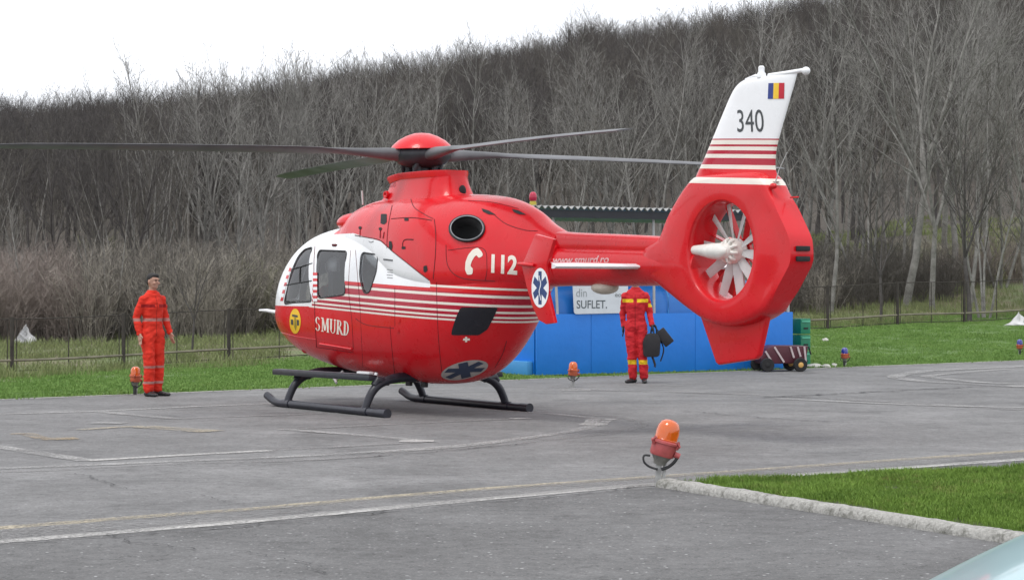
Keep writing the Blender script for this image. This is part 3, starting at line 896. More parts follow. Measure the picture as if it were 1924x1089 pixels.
# checkered door post and nose trim
for i in range(10):
    y_ = 512 + i * 5.4
    film_px('check_square', [(588.5, y_), (596.5, y_), (596.5, y_ + 5.4), (588.5, y_ + 5.4)], m_red if i % 2 == 0 else m_white, 3, off=0.005)
for i in range(9):
    t = i / 9; x_ = 544 - 16.5 * t ** 0.8; y_ = 503 + 62 * t
    film_px('check_square', [(x_, y_), (x_ + 4, y_), (x_ + 3, y_ + 6.8), (x_ - 2, y_ + 6.8)], m_red if i % 2 == 0 else m_white, 3, off=0.005)

# ---- writing and badges
text_px('lettering', '112', [(923, 512), (972, 516), (973, 480), (924, 477)], m_cream, bold=0.035)
def smurd():
    """SMURD in a seriffed hand: strokes as small quads in a box 0..1 x 0..1"""
    q = []
    def bar(x0, y0, x1, y1, w): w = w * 1.25 + 0.003; q.append([(x0 - w, y0), (x0 + w, y0), (x1 + w, y1), (x1 - w, y1)])
    def arc(cx, cy, rx, ry, a0, a1, t, n=9):
        t *= 1.3
        for i in range(n):
            a, b = R(a0 + (a1 - a0) * i / n), R(a0 + (a1 - a0) * (i + 1) / n)
            def tt(a): return t * (0.45 + 0.55 * abs(math.cos(a)))
            q.append([(cx + rx * math.cos(a), cy + ry * math.sin(a)), (cx + rx * math.cos(b), cy + ry * math.sin(b)),
                      (cx + (rx - tt(b)) * math.cos(b), cy + (ry - tt(b) * 2.2) * math.sin(b)), (cx + (rx - tt(a)) * math.cos(a), cy + (ry - tt(a) * 2.2) * math.sin(a))])
    def ser(x, y, w): q.append([(x - w, y), (x + w, y), (x + w, y + 0.07), (x - w, y + 0.07)])
    arc(0.085, 0.74, 0.065, 0.26, 20, 262, 0.030); arc(0.085, 0.26, 0.07, 0.26, 82, -160, 0.030)
    bar(0.225, 0, 0.225, 1, 0.008); bar(0.232, 1, 0.300, 0.1, 0.016); bar(0.300, 0.1, 0.365, 1, 0.008); bar(0.385, 0, 0.375, 1, 0.018)
    for x in (0.225, 0.385): ser(x, 0, 0.034)
    ser(0.215, 0.93, 0.03); ser(0.39, 0.93, 0.03)
    bar(0.475, 0.25, 0.475, 1, 0.018); bar(0.585, 0.25, 0.585, 1, 0.009); arc(0.530, 0.28, 0.073, 0.28, 180, 360, 0.026)
    ser(0.475, 0.93, 0.036); ser(0.585, 0.93, 0.030)
    bar(0.675, 0, 0.675, 1, 0.018); arc(0.70, 0.75, 0.075, 0.25, -90, 90, 0.030); bar(0.805, 0, 0.715, 0.5, 0.019)
    ser(0.675, 0, 0.036); ser(0.665, 0.93, 0.026); ser(0.815, 0, 0.022)
    bar(0.875, 0, 0.875, 1, 0.018); arc(0.89, 0.5, 0.105, 0.5, -90, 90, 0.034); ser(0.868, 0, 0.028); ser(0.868, 0.93, 0.028)
    return q
A, B, C_, D = [Vector(q) for q in [(592, 620), (656, 631), (657, 604), (592, 594)]]
mb = MB()
for i_, quad in enumerate(smurd()):
    vs = []
    for u, w in quad:
        p = (A * (1 - u) + B * u) * (1 - w) + (D * (1 - u) + C_ * u) * w; h = ray(p.x, p.y, bvh_f)
        vs.append(h[0] + out_n(h[1], h[0]) * (0.005 + i_ * 2e-5))
    mb.add(vs, [(0, 1, 2, 3)])
mb.build('lettering', m_cream, heli)
film_px('telephone_emblem', rounded([Vector(p) for p in [(906, 473), (908, 480), (900, 485), (896, 479), (892, 482), (887, 490), (884, 500), (889, 504), (888, 515), (878, 516), (874, 506), (875, 492), (880, 479), (888, 469), (898, 465)]], 3), m_cream, 3)
film_px('yellow_badge', [(555 + 10.5 * math.cos(a / 24 * 2 * PI), 603 + 23.5 * math.sin(a / 24 * 2 * PI)) for a in range(24)], m_yellow, 4)
film_px('badge_mark', [(549.5, 590), (560, 592), (560, 596), (549.5, 594)], m_char, 2, off=0.006)
film_px('badge_mark', [(547, 600), (551.5, 600), (552, 610), (547.5, 609)], m_char, 2, off=0.006)
film_px('badge_mark', [(558, 600), (562.5, 601), (562.5, 611), (558.5, 611)], m_char, 2, off=0.006)
film_px('badge_mark', [(554, 595), (556, 595), (558, 613), (556, 621), (553.5, 613)], plain('olive_film', (0.28, 0.22, 0.02), 0.5), 2, off=0.006)
def belly(u, v, h):
    q = R(-13)
    a, b_ = u * 45, v * 17.5
    x_, y_ = 873 + a * math.cos(q) - b_ * math.sin(q) * 0.0, 694.5 + a * math.sin(q) * 0.72 - b_
    # the staff of the star leans with the hull
    hh = ray(x_ + v * 4, y_)
    return hh[0] + out_n(hh[1], hh[0]) * (0.002 + h * 1.5)
def dense_badge(name, place, parent):
    circ = fill_poly([Vector((math.cos(2 * PI * k / 36), math.sin(2 * PI * k / 36))) for k in range(36)], 0.16)
    d = MB().add([place(p.x, p.y, 0.001) for p in circ[0]], [tuple(t) for t in circ[1]]).build(name, plain('faded_badge_film', (0.42, 0.38, 0.36), 0.5), parent)
    mb = MB()
    for a in (100, 40, -20):
        q = R(a); dx, dy = math.cos(q), math.sin(q); w = 0.2
        quad = [Vector((dx * 0.86 * i - dy * w * j, dy * 0.86 * i + dx * w * j)) for i, j in ((1, 1), (-1, 1), (-1, -1), (1, -1))]
        v, f, nb = fill_poly(quad, 0.14)
        mb.add([place(p.x, p.y, 0.0025 + a * 4e-6) for p in v], [tuple(t) for t in f])
    mb.build('blue_star', plain('faded_navy_film', (0.03, 0.045, 0.09), 0.5), d)
dense_badge('star_of_life_badge', belly, heli)

def flat_text(name, body, corner_fn, mat, parent, bold=0.0):
    uv, fs = text_mesh(body, bold)
    return MB().add([corner_fn(u, w) for u, w in uv], fs).build(name, mat, parent)
def fin_y(x, z, s=1):
    r_ = min(rows_fin, key=lambda q: abs(q[0] - z)); t = (x - r_[1]) / (r_[2] - r_[1]); c = 1 - 2 * t
    return math.sin(math.acos(max(-1, min(1, c)))) ** 0.8 * r_[3] * (1.25 - 0.75 * t)
rows_fin = spline(FIN, 200)
def on_fin(x, z, h=0.003): return (x, fin_y(x, z) + h, z)
uv, fs = text_mesh('340', 0.0)
MB().add([on_fin(-6.105 - 0.375 * u + 0.012 * w, 3.115 + 0.225 * w - 0.055 * 0.375 * u) for u, w in uv], fs).build('number_340', m_char, heli)
for i, c_ in enumerate(((0.02, 0.04, 0.22), (0.85, 0.55, 0.03), (0.55, 0.01, 0.03))):
    x0 = -6.535 - i * 0.072; x1 = x0 - 0.072; gx = [x0, (x0 + x1) / 2, x1]
    v = [on_fin(x - 0.01 * (z - 3.42) / 0.15, z + 0.06 * (x + 6.5), 0.004) for z in (3.42, 3.50, 3.575) for x in gx]
    MB().add(v, [(j * 3 + k, j * 3 + k + 1, j * 3 + k + 4, j * 3 + k + 3) for j in range(2) for k in range(2)]).build('flag_band', plain('flag_film', c_, 0.4), heli)
# web address on the boom, its lower half behind the stabilizer
uv, fs = text_mesh('www.smurd.ro', 0.02)
vs = []
for u, w in uv:
    x_ = -3.12 - 1.02 * u; z_ = 1.815 + 0.085 * w
    h = BOOMBVH.ray_cast(Vector((x_, 2, z_)), Vector((0, -1, 0)))
    vs.append(h[0] + Vector((0, 0.004, 0)) if h[0] is not None else Vector((x_, 0.22, z_)))
MB().add(vs, fs).build('lettering', plain('pale_pink_film', (0.72, 0.40, 0.40), 0.5), heli)
uv, fs = text_mesh('SMURD', 0.01)
vs = []
for u, w in uv:
    x_ = 0.50 - 0.26 * u; z_ = 2.80 + 0.07 * w
    hb = BVHTree.FromPolygons([v.co for v in py.data.vertices], [tuple(p.vertices) for p in py.data.polygons]) if not vs else hb
    h = hb.ray_cast(Vector((x_, 2, z_)), Vector((0, -1, 0)))
    vs.append(h[0] + Vector((0, 0.003, 0)) if h[0] is not None else Vector((x_, 0.25, z_)))
m_pink = plain('faded_letter_film', (0.45, 0.08, 0.10), 0.5)
MB().add(vs, fs).build('lettering', m_pink, heli)

# ---- inside: two seats and the panel
for y in (0.38, -0.38):
    mb = MB(); mb.box((1.55, y, 0.95), (0.5, 0.48, 0.16)); mb.box((1.25, y, 1.35), (0.14, 0.46, 0.8)); mb.box((1.23, y, 1.82), (0.10, 0.26, 0.18))
    mb.build('pilot_seat', m_seat, heli, bevel=0.04)
mb = MB(); mb.box((2.55, 0, 1.15), (0.3, 0.9, 0.45)); mb.build('instrument_panel', m_seat, heli, bevel=0.04)
# ================================================================== GROUND
EP0 = Vector((-7.05, 28.6)); ED = Vector((0.775, 0.632)).normalized(); EN = Vector((-ED.y, ED.x))
def st(x, y): v = Vector((x, y)) - EP0; return v.dot(EN), v.dot(ED)
def sm01(t): t = max(0.0, min(1.0, t)); return t * t * (3 - 2 * t)
RU = [-0.45, -0.25, -0.12, 0.0, 0.07, 0.14, 0.25, 0.45]
RZ = [13.0, 14.5, 17.3, 22.5, 24.8, 29.0, 37.0, 46.0]
def gz(x, y):
    """height of the ground"""
    s_, t_ = st(x, y)
    if s_ <= 0: return -0.02
    zf = max(-0.5, min(0.9, -0.3 + (t_ - 7) / 24.5 * 0.75))
    z = zf * sm01(s_ / 12)
    u = x / max(y, 1)
    rz = float(np.interp(u, RU, RZ))
    d = (y - 64) / (260 - 64)
    if d > 0: z += rz * (d ** 1.15 if d < 1 else 1 + (d - 1) * 0.12)
    z += 0.05 * noise.noise(Vector((x * 0.3, y * 0.3, 0))) * min(1, s_ / 4) + (0.8 * noise.noise(Vector((x * 0.03, y * 0.03, 3))) * min(1, max(0, d * 3)))
    return z
sv = [-260, -60, -20, -6, -1.5, -0.02] + list(np.linspace(0.03, 14, 30)) + list(np.linspace(14.6, 60, 50)) + list(np.linspace(63, 330, 60)) + [420, 600]
tv = list(np.linspace(-300, -60, 20)) + list(np.linspace(-55, 70, 110)) + list(np.linspace(74, 420, 60))
vs = []
for a in sv:
    for b in tv:
        p = EP0 + EN * a + ED * b
        vs.append((p.x, p.y, gz(p.x, p.y)))
nt_ = len(tv)
gm_ = Mat('ground_earth_grass', 0.95)
P = gm_.pos(); X, Y, Z = gm_.xyz(P)
sd = (X - EP0.x) * EN.x + (Y - EP0.y) * EN.y
n1 = gm_.noise(0.5, 6, 0.65, P); n2 = gm_.noise(6, 5, 0.7, P); n3 = gm_.noise(0.13, 4, 0.6, P)
grass = gm_.mix(n2.ramp(0.3, 0.75), (0.07, 0.13, 0.03), (0.13, 0.21, 0.06))
rough_ = gm_.mix(n2.ramp(0.3, 0.7), (0.12, 0.105, 0.06), (0.19, 0.18, 0.10))
rough_ = gm_.mix(n1.ramp(0.45, 0.62), rough_, (0.13, 0.17, 0.065))
litter = gm_.mix(n2.ramp(0.3, 0.7), (0.060, 0.051, 0.043), (0.11, 0.095, 0.078))
c1 = gm_.mix((sd + (n1 - 0.5) * 5).ramp(9.5, 12.5), grass, rough_)
c2 = gm_.mix((sd + (n1 - 0.5) * 14).ramp(22, 30), c1, litter)
gm_.color(c2); gm_.bump(n2, 0.6, 0.08)
MB().add(vs, [(i * nt_ + k, i * nt_ + k + 1, (i + 1) * nt_ + k + 1, (i + 1) * nt_ + k) for i in range(len(sv) - 1) for k in range(nt_ - 1)]).build('ground', gm_.m, sm=180, kind='structure')

# tarmac
am = Mat('asphalt', 0.9, spec=0.3)
P = am.pos()
a1 = am.noise(0.22, 6, 0.65, P, (1.0, 1.0, 1)); a2 = am.noise(95, 3, 0.75, P); a3 = am.noise(22, 5, 0.75, P); a4 = am.noise(1.3, 6, 0.7, P, (0.7, 0.85, 1)); a5 = am.noise(300, 2, 0.7, P)
b1 = am.noise(9, 6, 0.8, P); b2 = am.noise(38, 4, 0.8, P)
g_ = 0.172 * (0.82 + 0.36 * a1.ramp(0.3, 0.7)) * (0.74 + 0.52 * b1.ramp(0.28, 0.72)) * (0.74 + 0.52 * b2.ramp(0.30, 0.70))
st_ = am.noise(0.9, 5, 0.65, P, (0.45, 0.6, 1)); oil = am.noise(0.55, 4, 0.6, P, None, 3.0)
g_ = g_ * st_.ramp(0.34, 0.46, 0.80, 1.0) * oil.ramp(0.62, 0.70, 1.0, 0.72)
g_ = g_ * a4.ramp(0.30, 0.48, 0.72, 1.0) * a4.ramp(0.52, 0.72, 1.0, 1.28)
v1 = am.voro(17, 'F1', P); vn = am.noise(11, 2, 0.5, P); v2 = am.voro(45, 'F1', P)
LA, LB = g(0, 1024), g(1236, 914); ln = Vector((-(LB - LA).y, (LB - LA).x, 0)).normalized()   # older, darker, stonier tarmac this side of the white line
X_, Y_, Z_ = am.xyz(P); old = ((X_ - LA.x) * ln.x + (Y_ - LA.y) * ln.y + (b1 - 0.5) * 0.08).ramp(0.01, -0.01)
g_ = g_ * (1.04 - 0.26 * old)
g_ = g_ + old * v1.lt(0.19) * vn.ramp(0.50, 0.60) * 0.13 + old * am.voro(34, 'F1', P).lt(0.24) * b2.ramp(0.5, 0.62) * 0.10
g_ = g_ + v1.lt(0.14) * vn.ramp(0.54, 0.62) * 0.16 + v2.lt(0.25) * a3.ramp(0.48, 0.60) * 0.10
g_ = g_ * (1 - 0.55 * (am.voro(29, 'F1', P).lt(0.26) * b1.ramp(0.5, 0.42)))
cc = am.nt.nodes.new('ShaderNodeCombineColor')
for q_, t_ in enumerate((1.0, 0.995, 0.99)): am.nt.links.new((g_ * t_).k, cc.inputs[q_])
am.color(cc.outputs[0]); am.bump(b2 * 0.6 + b1, 0.6, 0.015)
A_, B_ = EP0 - ED * 120 , EP0 + ED * 200
mb = MB(); mb.add([(A_.x, A_.y, 0), (B_.x, B_.y, 0), (B_.x + 150, B_.y - 330, 0), (A_.x - 20, A_.y - 200, 0)], [(0, 3, 2, 1)])
mb.build('tarmac', am.m, kind='structure')
em = Mat('edge_concrete', 0.9); P = em.pos(); e1 = em.noise(1.2, 6, 0.7, P); e2 = em.noise(14, 5, 0.7, P)
em.color(em.mix(e2.ramp(0.35, 0.7), (0.17, 0.165, 0.155), (0.36, 0.35, 0.33))); em.alpha(e1.ramp(0.30, 0.42))
mb = MB(); n = 200; vs = []
for i in range(n + 1):
    p = EP0 + ED * (-20 + 70 * i / n); w0 = 0.02 + 0.05 * noise.noise(Vector((i * 0.7, 0, 0))); w1 = 0.19 + 0.06 * noise.noise(Vector((i * 0.5, 5, 0)))
    a = p - EN * w0 * 0; b = p - EN * w1
    vs += [(a.x, a.y, 0.006), (b.x, b.y, 0.004)]
mb.add(vs, [(2 * i, 2 * i + 1, 2 * i + 3, 2 * i + 2) for i in range(n)]).build('tarmac_edge', em.m, kind='structure')

def worn(name, c, cover, rough=0.85):
    m = Mat(name, rough); P = m.pos()
    n1 = m.noise(1.3, 6, 0.75, P); n2 = m.noise(30, 5, 0.8, P)
    m.color(m.mix(n2.ramp(0.3, 0.7), [x * 0.72 for x in c], c))
    k = n1 * 0.40 + n2 * 0.60
    m.alpha(k.ramp(0.60 - cover * 0.35, 0.70 - cover * 0.22)); return m.m
pw_hi, pw_mid, pw_lo = worn('line_paint_white', (0.50, 0.49, 0.47), 0.66), worn('worn_line_white', (0.40, 0.395, 0.385), 0.52), worn('faint_line_white', (0.29, 0.285, 0.28), 0.40)
py_ = worn('worn_line_cream', (0.44, 0.39, 0.29), 0.5); po_ = worn('worn_line_yellow', (0.40, 0.31, 0.19), 0.45)
mark_z = [0.004]
def mark(pts, w, mat, name='painted_line', curve=True):
    pp = [g(*p) for p in pts]
    if curve and len(pp) > 2: pp = [Vector(q) for q in spline([tuple(p) for p in pp], len(pp) * (30 if name == 'tarmac_crack' else 12))]
    else:
        o = []
        for a, b in zip(pp[:-1], pp[1:]):
            for t in np.linspace(0, 1, 16, endpoint=False): o.append(a + (b - a) * t)
        pp = o + [pp[-1]]
    mark_z[0] += 0.0002; vs = []
    for i, p in enumerate(pp):
        t = (pp[min(i + 1, len(pp) - 1)] - pp[max(i - 1, 0)]); t.z = 0; t.normalize(); nn = Vector((-t.y, t.x, 0))
        ww = w / 2 * (1 + 0.18 * noise.noise(Vector((p.x * 3, p.y * 3, 1))))
        if name == 'tarmac_crack': p = p + nn * (0.10 * noise.noise(Vector((p.x * 4, p.y * 4, 2))) + 0.04 * noise.noise(Vector((p.x * 14, p.y * 14, 2)))); ww *= 0.6 + 1.2 * abs(noise.noise(Vector((p.x * 6, p.y * 6, 5))))
        for sgn in (-1, 1):
            q = p + nn * sgn * ww; vs.append((q.x, q.y, mark_z[0]))
    MB().add(vs, [(2 * i, 2 * i + 1, 2 * i + 3, 2 * i + 2) for i in range(len(pp) - 1)]).build(name, mat, kind='structure')
mark([(-60, 996), (0, 992), (255, 972), (500, 954), (700, 936), (960, 915), (1200, 898), (1560, 873), (1990, 843)], 0.19, py_)
mark([(-60, 1024), (0, 1018), (255, 997), (500, 976), (700, 957), (960, 933), (1200, 912), (1560, 888), (1990, 858)], 0.19, pw_hi)
mark([(-60, 1010), (0, 1005), (255, 985), (500, 965), (700, 946), (960, 924), (1200, 905), (1560, 880), (1990, 851)], 0.55, pw_lo)
mark([(-40, 882), (0, 880), (109, 876), (327, 867), (600, 855), (855, 837.5), (1047, 814.6), (1110, 801), (1124, 791), (1102, 784), (1007, 775), (900, 770)], 0.16, pw_mid)
mark([(-40, 889), (0, 887), (109, 883), (327, 872), (600, 863), (855, 844), (1127, 816), (1189, 805), (1206, 796), (1182, 787), (1156, 783), (1000, 772)], 0.16, pw_lo)
mark([(1112, 799), (1122, 793), (1128, 788.5), (1150, 789)], 0.3, pw_hi)
mark([(700, 851), (855, 839), (1000, 822)], 0.2, pw_mid)
mark([(-20, 838), (0, 840), (164, 865.5)], 0.2, pw_mid, curve=False)
mark([(164, 865.5), (327, 856), (509, 846.5)], 0.16, pw_hi, curve=False)
mark([(509, 846.5), (700, 836), (815, 829)], 0.16, pw_lo, curve=False)
mark([(-10, 778.5), (178, 773), (364, 764), (520, 758)], 0.18, pw_mid, curve=False)
mark([(178, 773), (331, 787)], 0.18, pw_mid, curve=False)
mark([(331, 787), (520, 780), (760, 772)], 0.16, pw_lo, curve=False)
mark([(531, 806.6), (700, 819.5), (790, 828), (815, 829.5)], 0.16, pw_mid, curve=False)
mark([(531, 806.6), (600, 804), (996, 785.5)], 0.14, pw_lo, curve=False)
mark([(960, 787), (996, 786)], 0.2, pw_hi, curve=False)
mark([(750, 829), (815, 829)], 0.2, pw_hi, curve=False)
mark([(76, 825.5), (145, 823.5)], 0.30, po_, curve=False)
mark([(20, 815.5), (50, 815.5), (80, 824)], 0.18, po_, curve=False)
mark([(150, 808), (215, 803), (269, 801)], 0.16, py_, curve=False)
mark([(269, 802), (330, 806), (400, 811)], 0.34, py_, curve=False)
mark([(175, 794.5), (235, 795.5)], 0.26, pw_mid, curve=False)
mark([(1040, 728), (1130, 733), (1290, 737), (1486, 745), (1700, 757), (1990, 774)], 0.30, pw_lo)
mark([(1460, 749), (1650, 758), (1790, 763), (1990, 768)], 0.26, pw_mid)
mark([(1055, 733), (1110, 733)], 0.3, pw_mid, curve=False)
mark([(1742, 697), (1683, 707), (1720, 715), (1786, 720)], 0.3, pw_mid)
mark([(1742, 697), (1830, 693), (1960, 687)], 0.3, pw_mid, curve=False)
mark([(1897, 693.5), (1800, 701), (1745, 707), (1786, 713), (1850, 719), (1960, 723)], 0.25, pw_mid)
mark([(1895, 726), (1960, 725.5)], 0.35, pw_hi, curve=False)
mark([(1786, 720), (1860, 724), (1960, 731)], 0.25, pw_lo, curve=False)
m_crack = worn('crack_dark', (0.03, 0.029, 0.029), 0.52)
for pts, w in (([(150, 890), (175, 898), (196, 905), (218, 916), (276, 922)], 0.020), ([(380, 931), (393, 934.6), (455, 947), (502, 953)], 0.017),
               ([(205, 1003), (262, 1022), (316, 1027), (356, 1034.7)], 0.015), ([(440, 1037), (469, 1040), (546, 1053), (589, 1068), (585, 1080)], 0.014),
               ([(-20, 1026), (100, 1016), (300, 1001), (500, 986), (700, 965), (960, 941), (1130, 926), (1215, 912)], 0.03),
               ([(1440, 747), (1560, 741), (1727, 732), (1850, 726)], 0.10), ([(1280, 772), (1500, 790), (1760, 796)], 0.04), ([(700, 858), (860, 846), (1010, 833)], 0.03)):
    mark(pts, w, m_crack, 'tarmac_crack')

# ================================================================== scatter tools
def hidden_col(name, objs):
    c = bpy.data.collections.new(name)
    for o in objs: c.objects.link(o)
    return c
def scatter(name, pts, col, **k):
    """pts: (location, rotation z, scale, variant) -> one object whose geometry nodes instance the variants"""
    me = bpy.data.meshes.new(name); me.from_pydata([tuple(p[0]) for p in pts], [], [])
    for nm, ty, vals in (('rz', 'FLOAT', [p[1] for p in pts]), ('sc', 'FLOAT', [p[2] for p in pts]), ('vi', 'INT', [p[3] for p in pts])):
        at = me.attributes.new(nm, ty, 'POINT'); at.data.foreach_set('value', vals)
    o = link(name, me, **k)
    ng = bpy.data.node_groups.new(name, 'GeometryNodeTree')
    ng.interface.new_socket('Geometry', in_out='INPUT', socket_type='NodeSocketGeometry')
    ng.interface.new_socket('Geometry', in_out='OUTPUT', socket_type='NodeSocketGeometry')
    N = ng.nodes; gi = N.new('NodeGroupInput'); go = N.new('NodeGroupOutput')
    ip = N.new('GeometryNodeInstanceOnPoints'); ci = N.new('GeometryNodeCollectionInfo')
    ci.inputs['Collection'].default_value = col; ci.inputs['Separate Children'].default_value = True; ci.inputs['Reset Children'].default_value = True
    ip.inputs['Pick Instance'].default_value = True
    def attr(nm, ty):
        a = N.new('GeometryNodeInputNamedAttribute'); a.data_type = ty; a.inputs[0].default_value = nm; return a.outputs[0]
    cx = N.new('ShaderNodeCombineXYZ'); ng.links.new(attr('rz', 'FLOAT'), cx.inputs[2])
    ng.links.new(gi.outputs[0], ip.inputs['Points']); ng.links.new(ci.outputs[0], ip.inputs['Instance'])
    ng.links.new(attr('vi', 'INT'), ip.inputs['Instance Index']); ng.links.new(cx.outputs[0], ip.inputs['Rotation']); ng.links.new(attr('sc', 'FLOAT'), ip.inputs['Scale'])
    ng.links.new(ip.outputs[0], go.inputs[0])
    md = o.modifiers.new('scatter', 'NODES'); md.node_group = ng
    return o

# ---- grass
def grass_mat(name, c1, c2, dry=0.15):
    m = Mat(name, 0.7, spec=0.25); P = m.pos(); n = m.noise(1.3, 5, 0.7, P); f = m.noise(40, 2, 0.5, P)
    col = m.mix((n * 0.6 + f * 0.4).ramp(0.35, 0.65), c1, c2)
    col = m.mix((m.noise(9, 3, 0.7, P) * 0.6 + m.noise(1.1, 4, 0.7, P) * 0.4).ramp(0.54, 0.66, 0, dry * 7), col, (0.26, 0.23, 0.09))
    m.color(col); m.b.inputs['Subsurface Weight'].default_value = 0.0
    return m.m
gr_near = grass_mat('grass_near', (0.075, 0.145, 0.018), (0.20, 0.32, 0.055), 0.10)
gr_far = grass_mat('grass_far', (0.10, 0.19, 0.040), (0.19, 0.31, 0.080), 0.04)
def tuft(name, nb, h, spread, w, mat, seed):
    r = random.Random(seed); mb = MB()
    for i in range(nb):
        a = r.uniform(0, 2 * PI); d = spread * math.sqrt(r.random()); x, y = math.cos(a) * d, math.sin(a) * d
        hh = h * r.uniform(0.45, 1.15); la = r.uniform(0, 2 * PI); lean = hh * r.uniform(0.1, 0.7)
        dx, dy = math.cos(la) * lean, math.sin(la) * lean; wa = r.uniform(0, PI); wx, wy = math.cos(wa) * w / 2, math.sin(wa) * w / 2
        mb.add([(x - wx, y - wy, -0.01), (x + wx, y + wy, -0.01), (x + dx * 0.35 + wx * 0.8, y + dy * 0.35 + wy * 0.8, hh * 0.6), (x + dx * 0.35 - wx * 0.8, y + dy * 0.35 - wy * 0.8, hh * 0.6), (x + dx, y + dy, hh)], [(0, 1, 2, 3), (3, 2, 4)])
    me = bpy.data.meshes.new(name); me.from_pydata(mb.v, [], mb.f); me.materials.append(mat)
    return bpy.data.objects.new(name, me)
near_t = hidden_col('near_tufts', [tuft('tuft', 36, 0.046, 0.10, 0.005, gr_near, i) for i in range(5)])
far_t = hidden_col('far_tufts', [tuft('tuft', 36, 0.055, 0.28, 0.015, gr_far, 20 + i) for i in range(5)])
dry_t = hidden_col('dry_tufts', [tuft('tuft', 26, 0.20, 0.30, 0.014, grass_mat('dry_grass', (0.13, 0.17, 0.06), (0.24, 0.27, 0.12), 0.08), 40 + i) for i in range(4)])
K0, K1 = g(1246, 913), g(1880, 1015); kd = (K1 - K0).normalized(); kn = Vector((-kd.y, kd.x, 0))
if kn.x < 0: kn = -kn
G0, G1 = g(1325, 918), g(1924, 889); gdv = (G1 - G0).normalized()
wedge = [K0 + kn * 0.10, K0 + kd * 7 + kn * 0.10, K0 + kd * 7 + kn * 9, G0 + gdv * 14]
mb = MB(); mb.add([(p.x, p.y, 0.018) for p in wedge], [(0, 1, 2, 3)]); mb.build('verge_ground', gm_.m if False else plain('verge_soil', (0.05, 0.06, 0.022), 0.95, scale=20, var=0.5), kind='structure')
rnd = random.Random(7); pts = []
def in_poly(p, poly):
    c = False; j = len(poly) - 1
    for i in range(len(poly)):
        a, b = poly[i], poly[j]
        if (a.y > p.y) != (b.y > p.y) and p.x < (b.x - a.x) * (p.y - a.y) / (b.y - a.y) + a.x: c = not c
        j = i
    return c
while len(pts) < 5200:
    p = Vector((rnd.uniform(1.0, 7.5), rnd.uniform(9.5, 20), 0.018))
    if in_poly(p, wedge) and abs(p.x / p.y) < 0.30:
        bare = noise.noise(Vector((p.x * 1.5, p.y * 1.5, 4)))
        near_edge = min((p - K0).dot(kn) / 0.5, 1)
        if rnd.random() < 0.12 + near_edge * 0.9 + bare * 1.1: pts.append((p, rnd.uniform(0, 6.28), rnd.uniform(0.6, 1.25) * (0.70 + 0.30 * near_edge + 0.5 * bare), rnd.randrange(5)))
scatter('verge_grass', pts, near_t, kind='stuff', label='bright green grass growing behind the concrete kerb', cat='grass')
pts = []
while len(pts) < 9500:
    s_ = rnd.uniform(0.03, 13.5); t_ = rnd.uniform(-6, 40); q = EP0 + EN * s_ + ED * t_
    if abs(q.x / q.y) > 0.27: continue
    b = noise.noise(Vector((q.x * 0.5, q.y * 0.5, 9)))
    pts.append((Vector((q.x, q.y, gz(q.x, q.y))), rnd.uniform(0, 6.28), rnd.uniform(0.6, 1.1) * (1 + 0.5 * b), rnd.randrange(5)))
scatter('field_grass', pts, far_t, kind='stuff', label='green grass strip between the tarmac and the fence', cat='grass')
pts = []
while len(pts) < 5000:
    s_ = rnd.uniform(11, 34); t_ = rnd.uniform(-20, 60); q = EP0 + EN * s_ + ED * t_
    if abs(q.x / q.y) > 0.27: continue
    if noise.noise(Vector((q.x * 0.35, q.y * 0.35, 2))) < -0.25: continue
    pts.append((Vector((q.x, q.y, gz(q.x, q.y))), rnd.uniform(0, 6.28), rnd.uniform(0.5, 1.4), rnd.randrange(4)))
scatter('meadow_grass', pts, dry_t, kind='stuff', label='rough dry grass behind the wire fence', cat='grass')

# ---- kerb of rough concrete stones
km = Mat('kerb_concrete', 0.92); k1 = km.noise(9, 6, 0.75); k2 = km.noise(45, 4, 0.7)
kc = km.mix(k2.ramp(0.3, 0.7), (0.26, 0.255, 0.235), (0.50, 0.49, 0.46)); kc = km.mix(k1.ramp(0.5, 0.68), kc, (0.12, 0.12, 0.10))
km.color(kc); km.bump(k2 + k1, 0.8, 0.02)
kerb = empty('kerb', (K0.x, K0.y, 0), math.atan2(kd.y, kd.x), kind='structure')
off = 0.0; kr = random.Random(5)
sg = 1 if (Matrix.Rotation(math.atan2(kd.y, kd.x), 3, 'Z') @ Vector((0, 1, 0))).dot(kn) > 0 else -1
for i in range(9):
    L_ = kr.uniform(0.62, 0.85)
    bm = bmesh.new(); bmesh.ops.create_grid(bm, x_segments=22, y_segments=8, size=0.5)
    vs = []; fs = []
    me = bpy.data.meshes.new('kerb_stone'); nx_, sect = 30, [(-0.075, -0.03), (-0.078, 0.02), (-0.062, 0.055), (-0.03, 0.068), (0.02, 0.070), (0.06, 0.062), (0.075, 0.03), (0.075, -0.03)]
    for a in range(nx_ + 1):
        for (yy, zz) in sect:
            x_ = off + 0.002 + (L_ - 0.004) * a / nx_
            e = min(a, nx_ - a) / nx_; shr = 1 - 0.05 * max(0, 1 - e * 24)
            d1 = noise.noise(Vector((x_ * 5, yy * 8, zz * 8))) * 0.007 + noise.noise(Vector((x_ * 30, yy * 60, zz * 60 + i))) * 0.003
            vs.append((x_, (yy * shr + d1 * (1 if yy > 0 else -1)) + sg * 0.0, zz * shr + d1 * (zz > 0)))
    ns = len(sect)
    fs = [(a * ns + k, a * ns + (k + 1) % ns, (a + 1) * ns + (k + 1) % ns, (a + 1) * ns + k) for a in range(nx_) for k in range(ns)] + [tuple(range(ns)), tuple(nx_ * ns + k for k in reversed(range(ns)))]
    bm.free()
    MB().add(vs, fs).build('kerb_stone', km.m, kerb, sm=50); off += L_

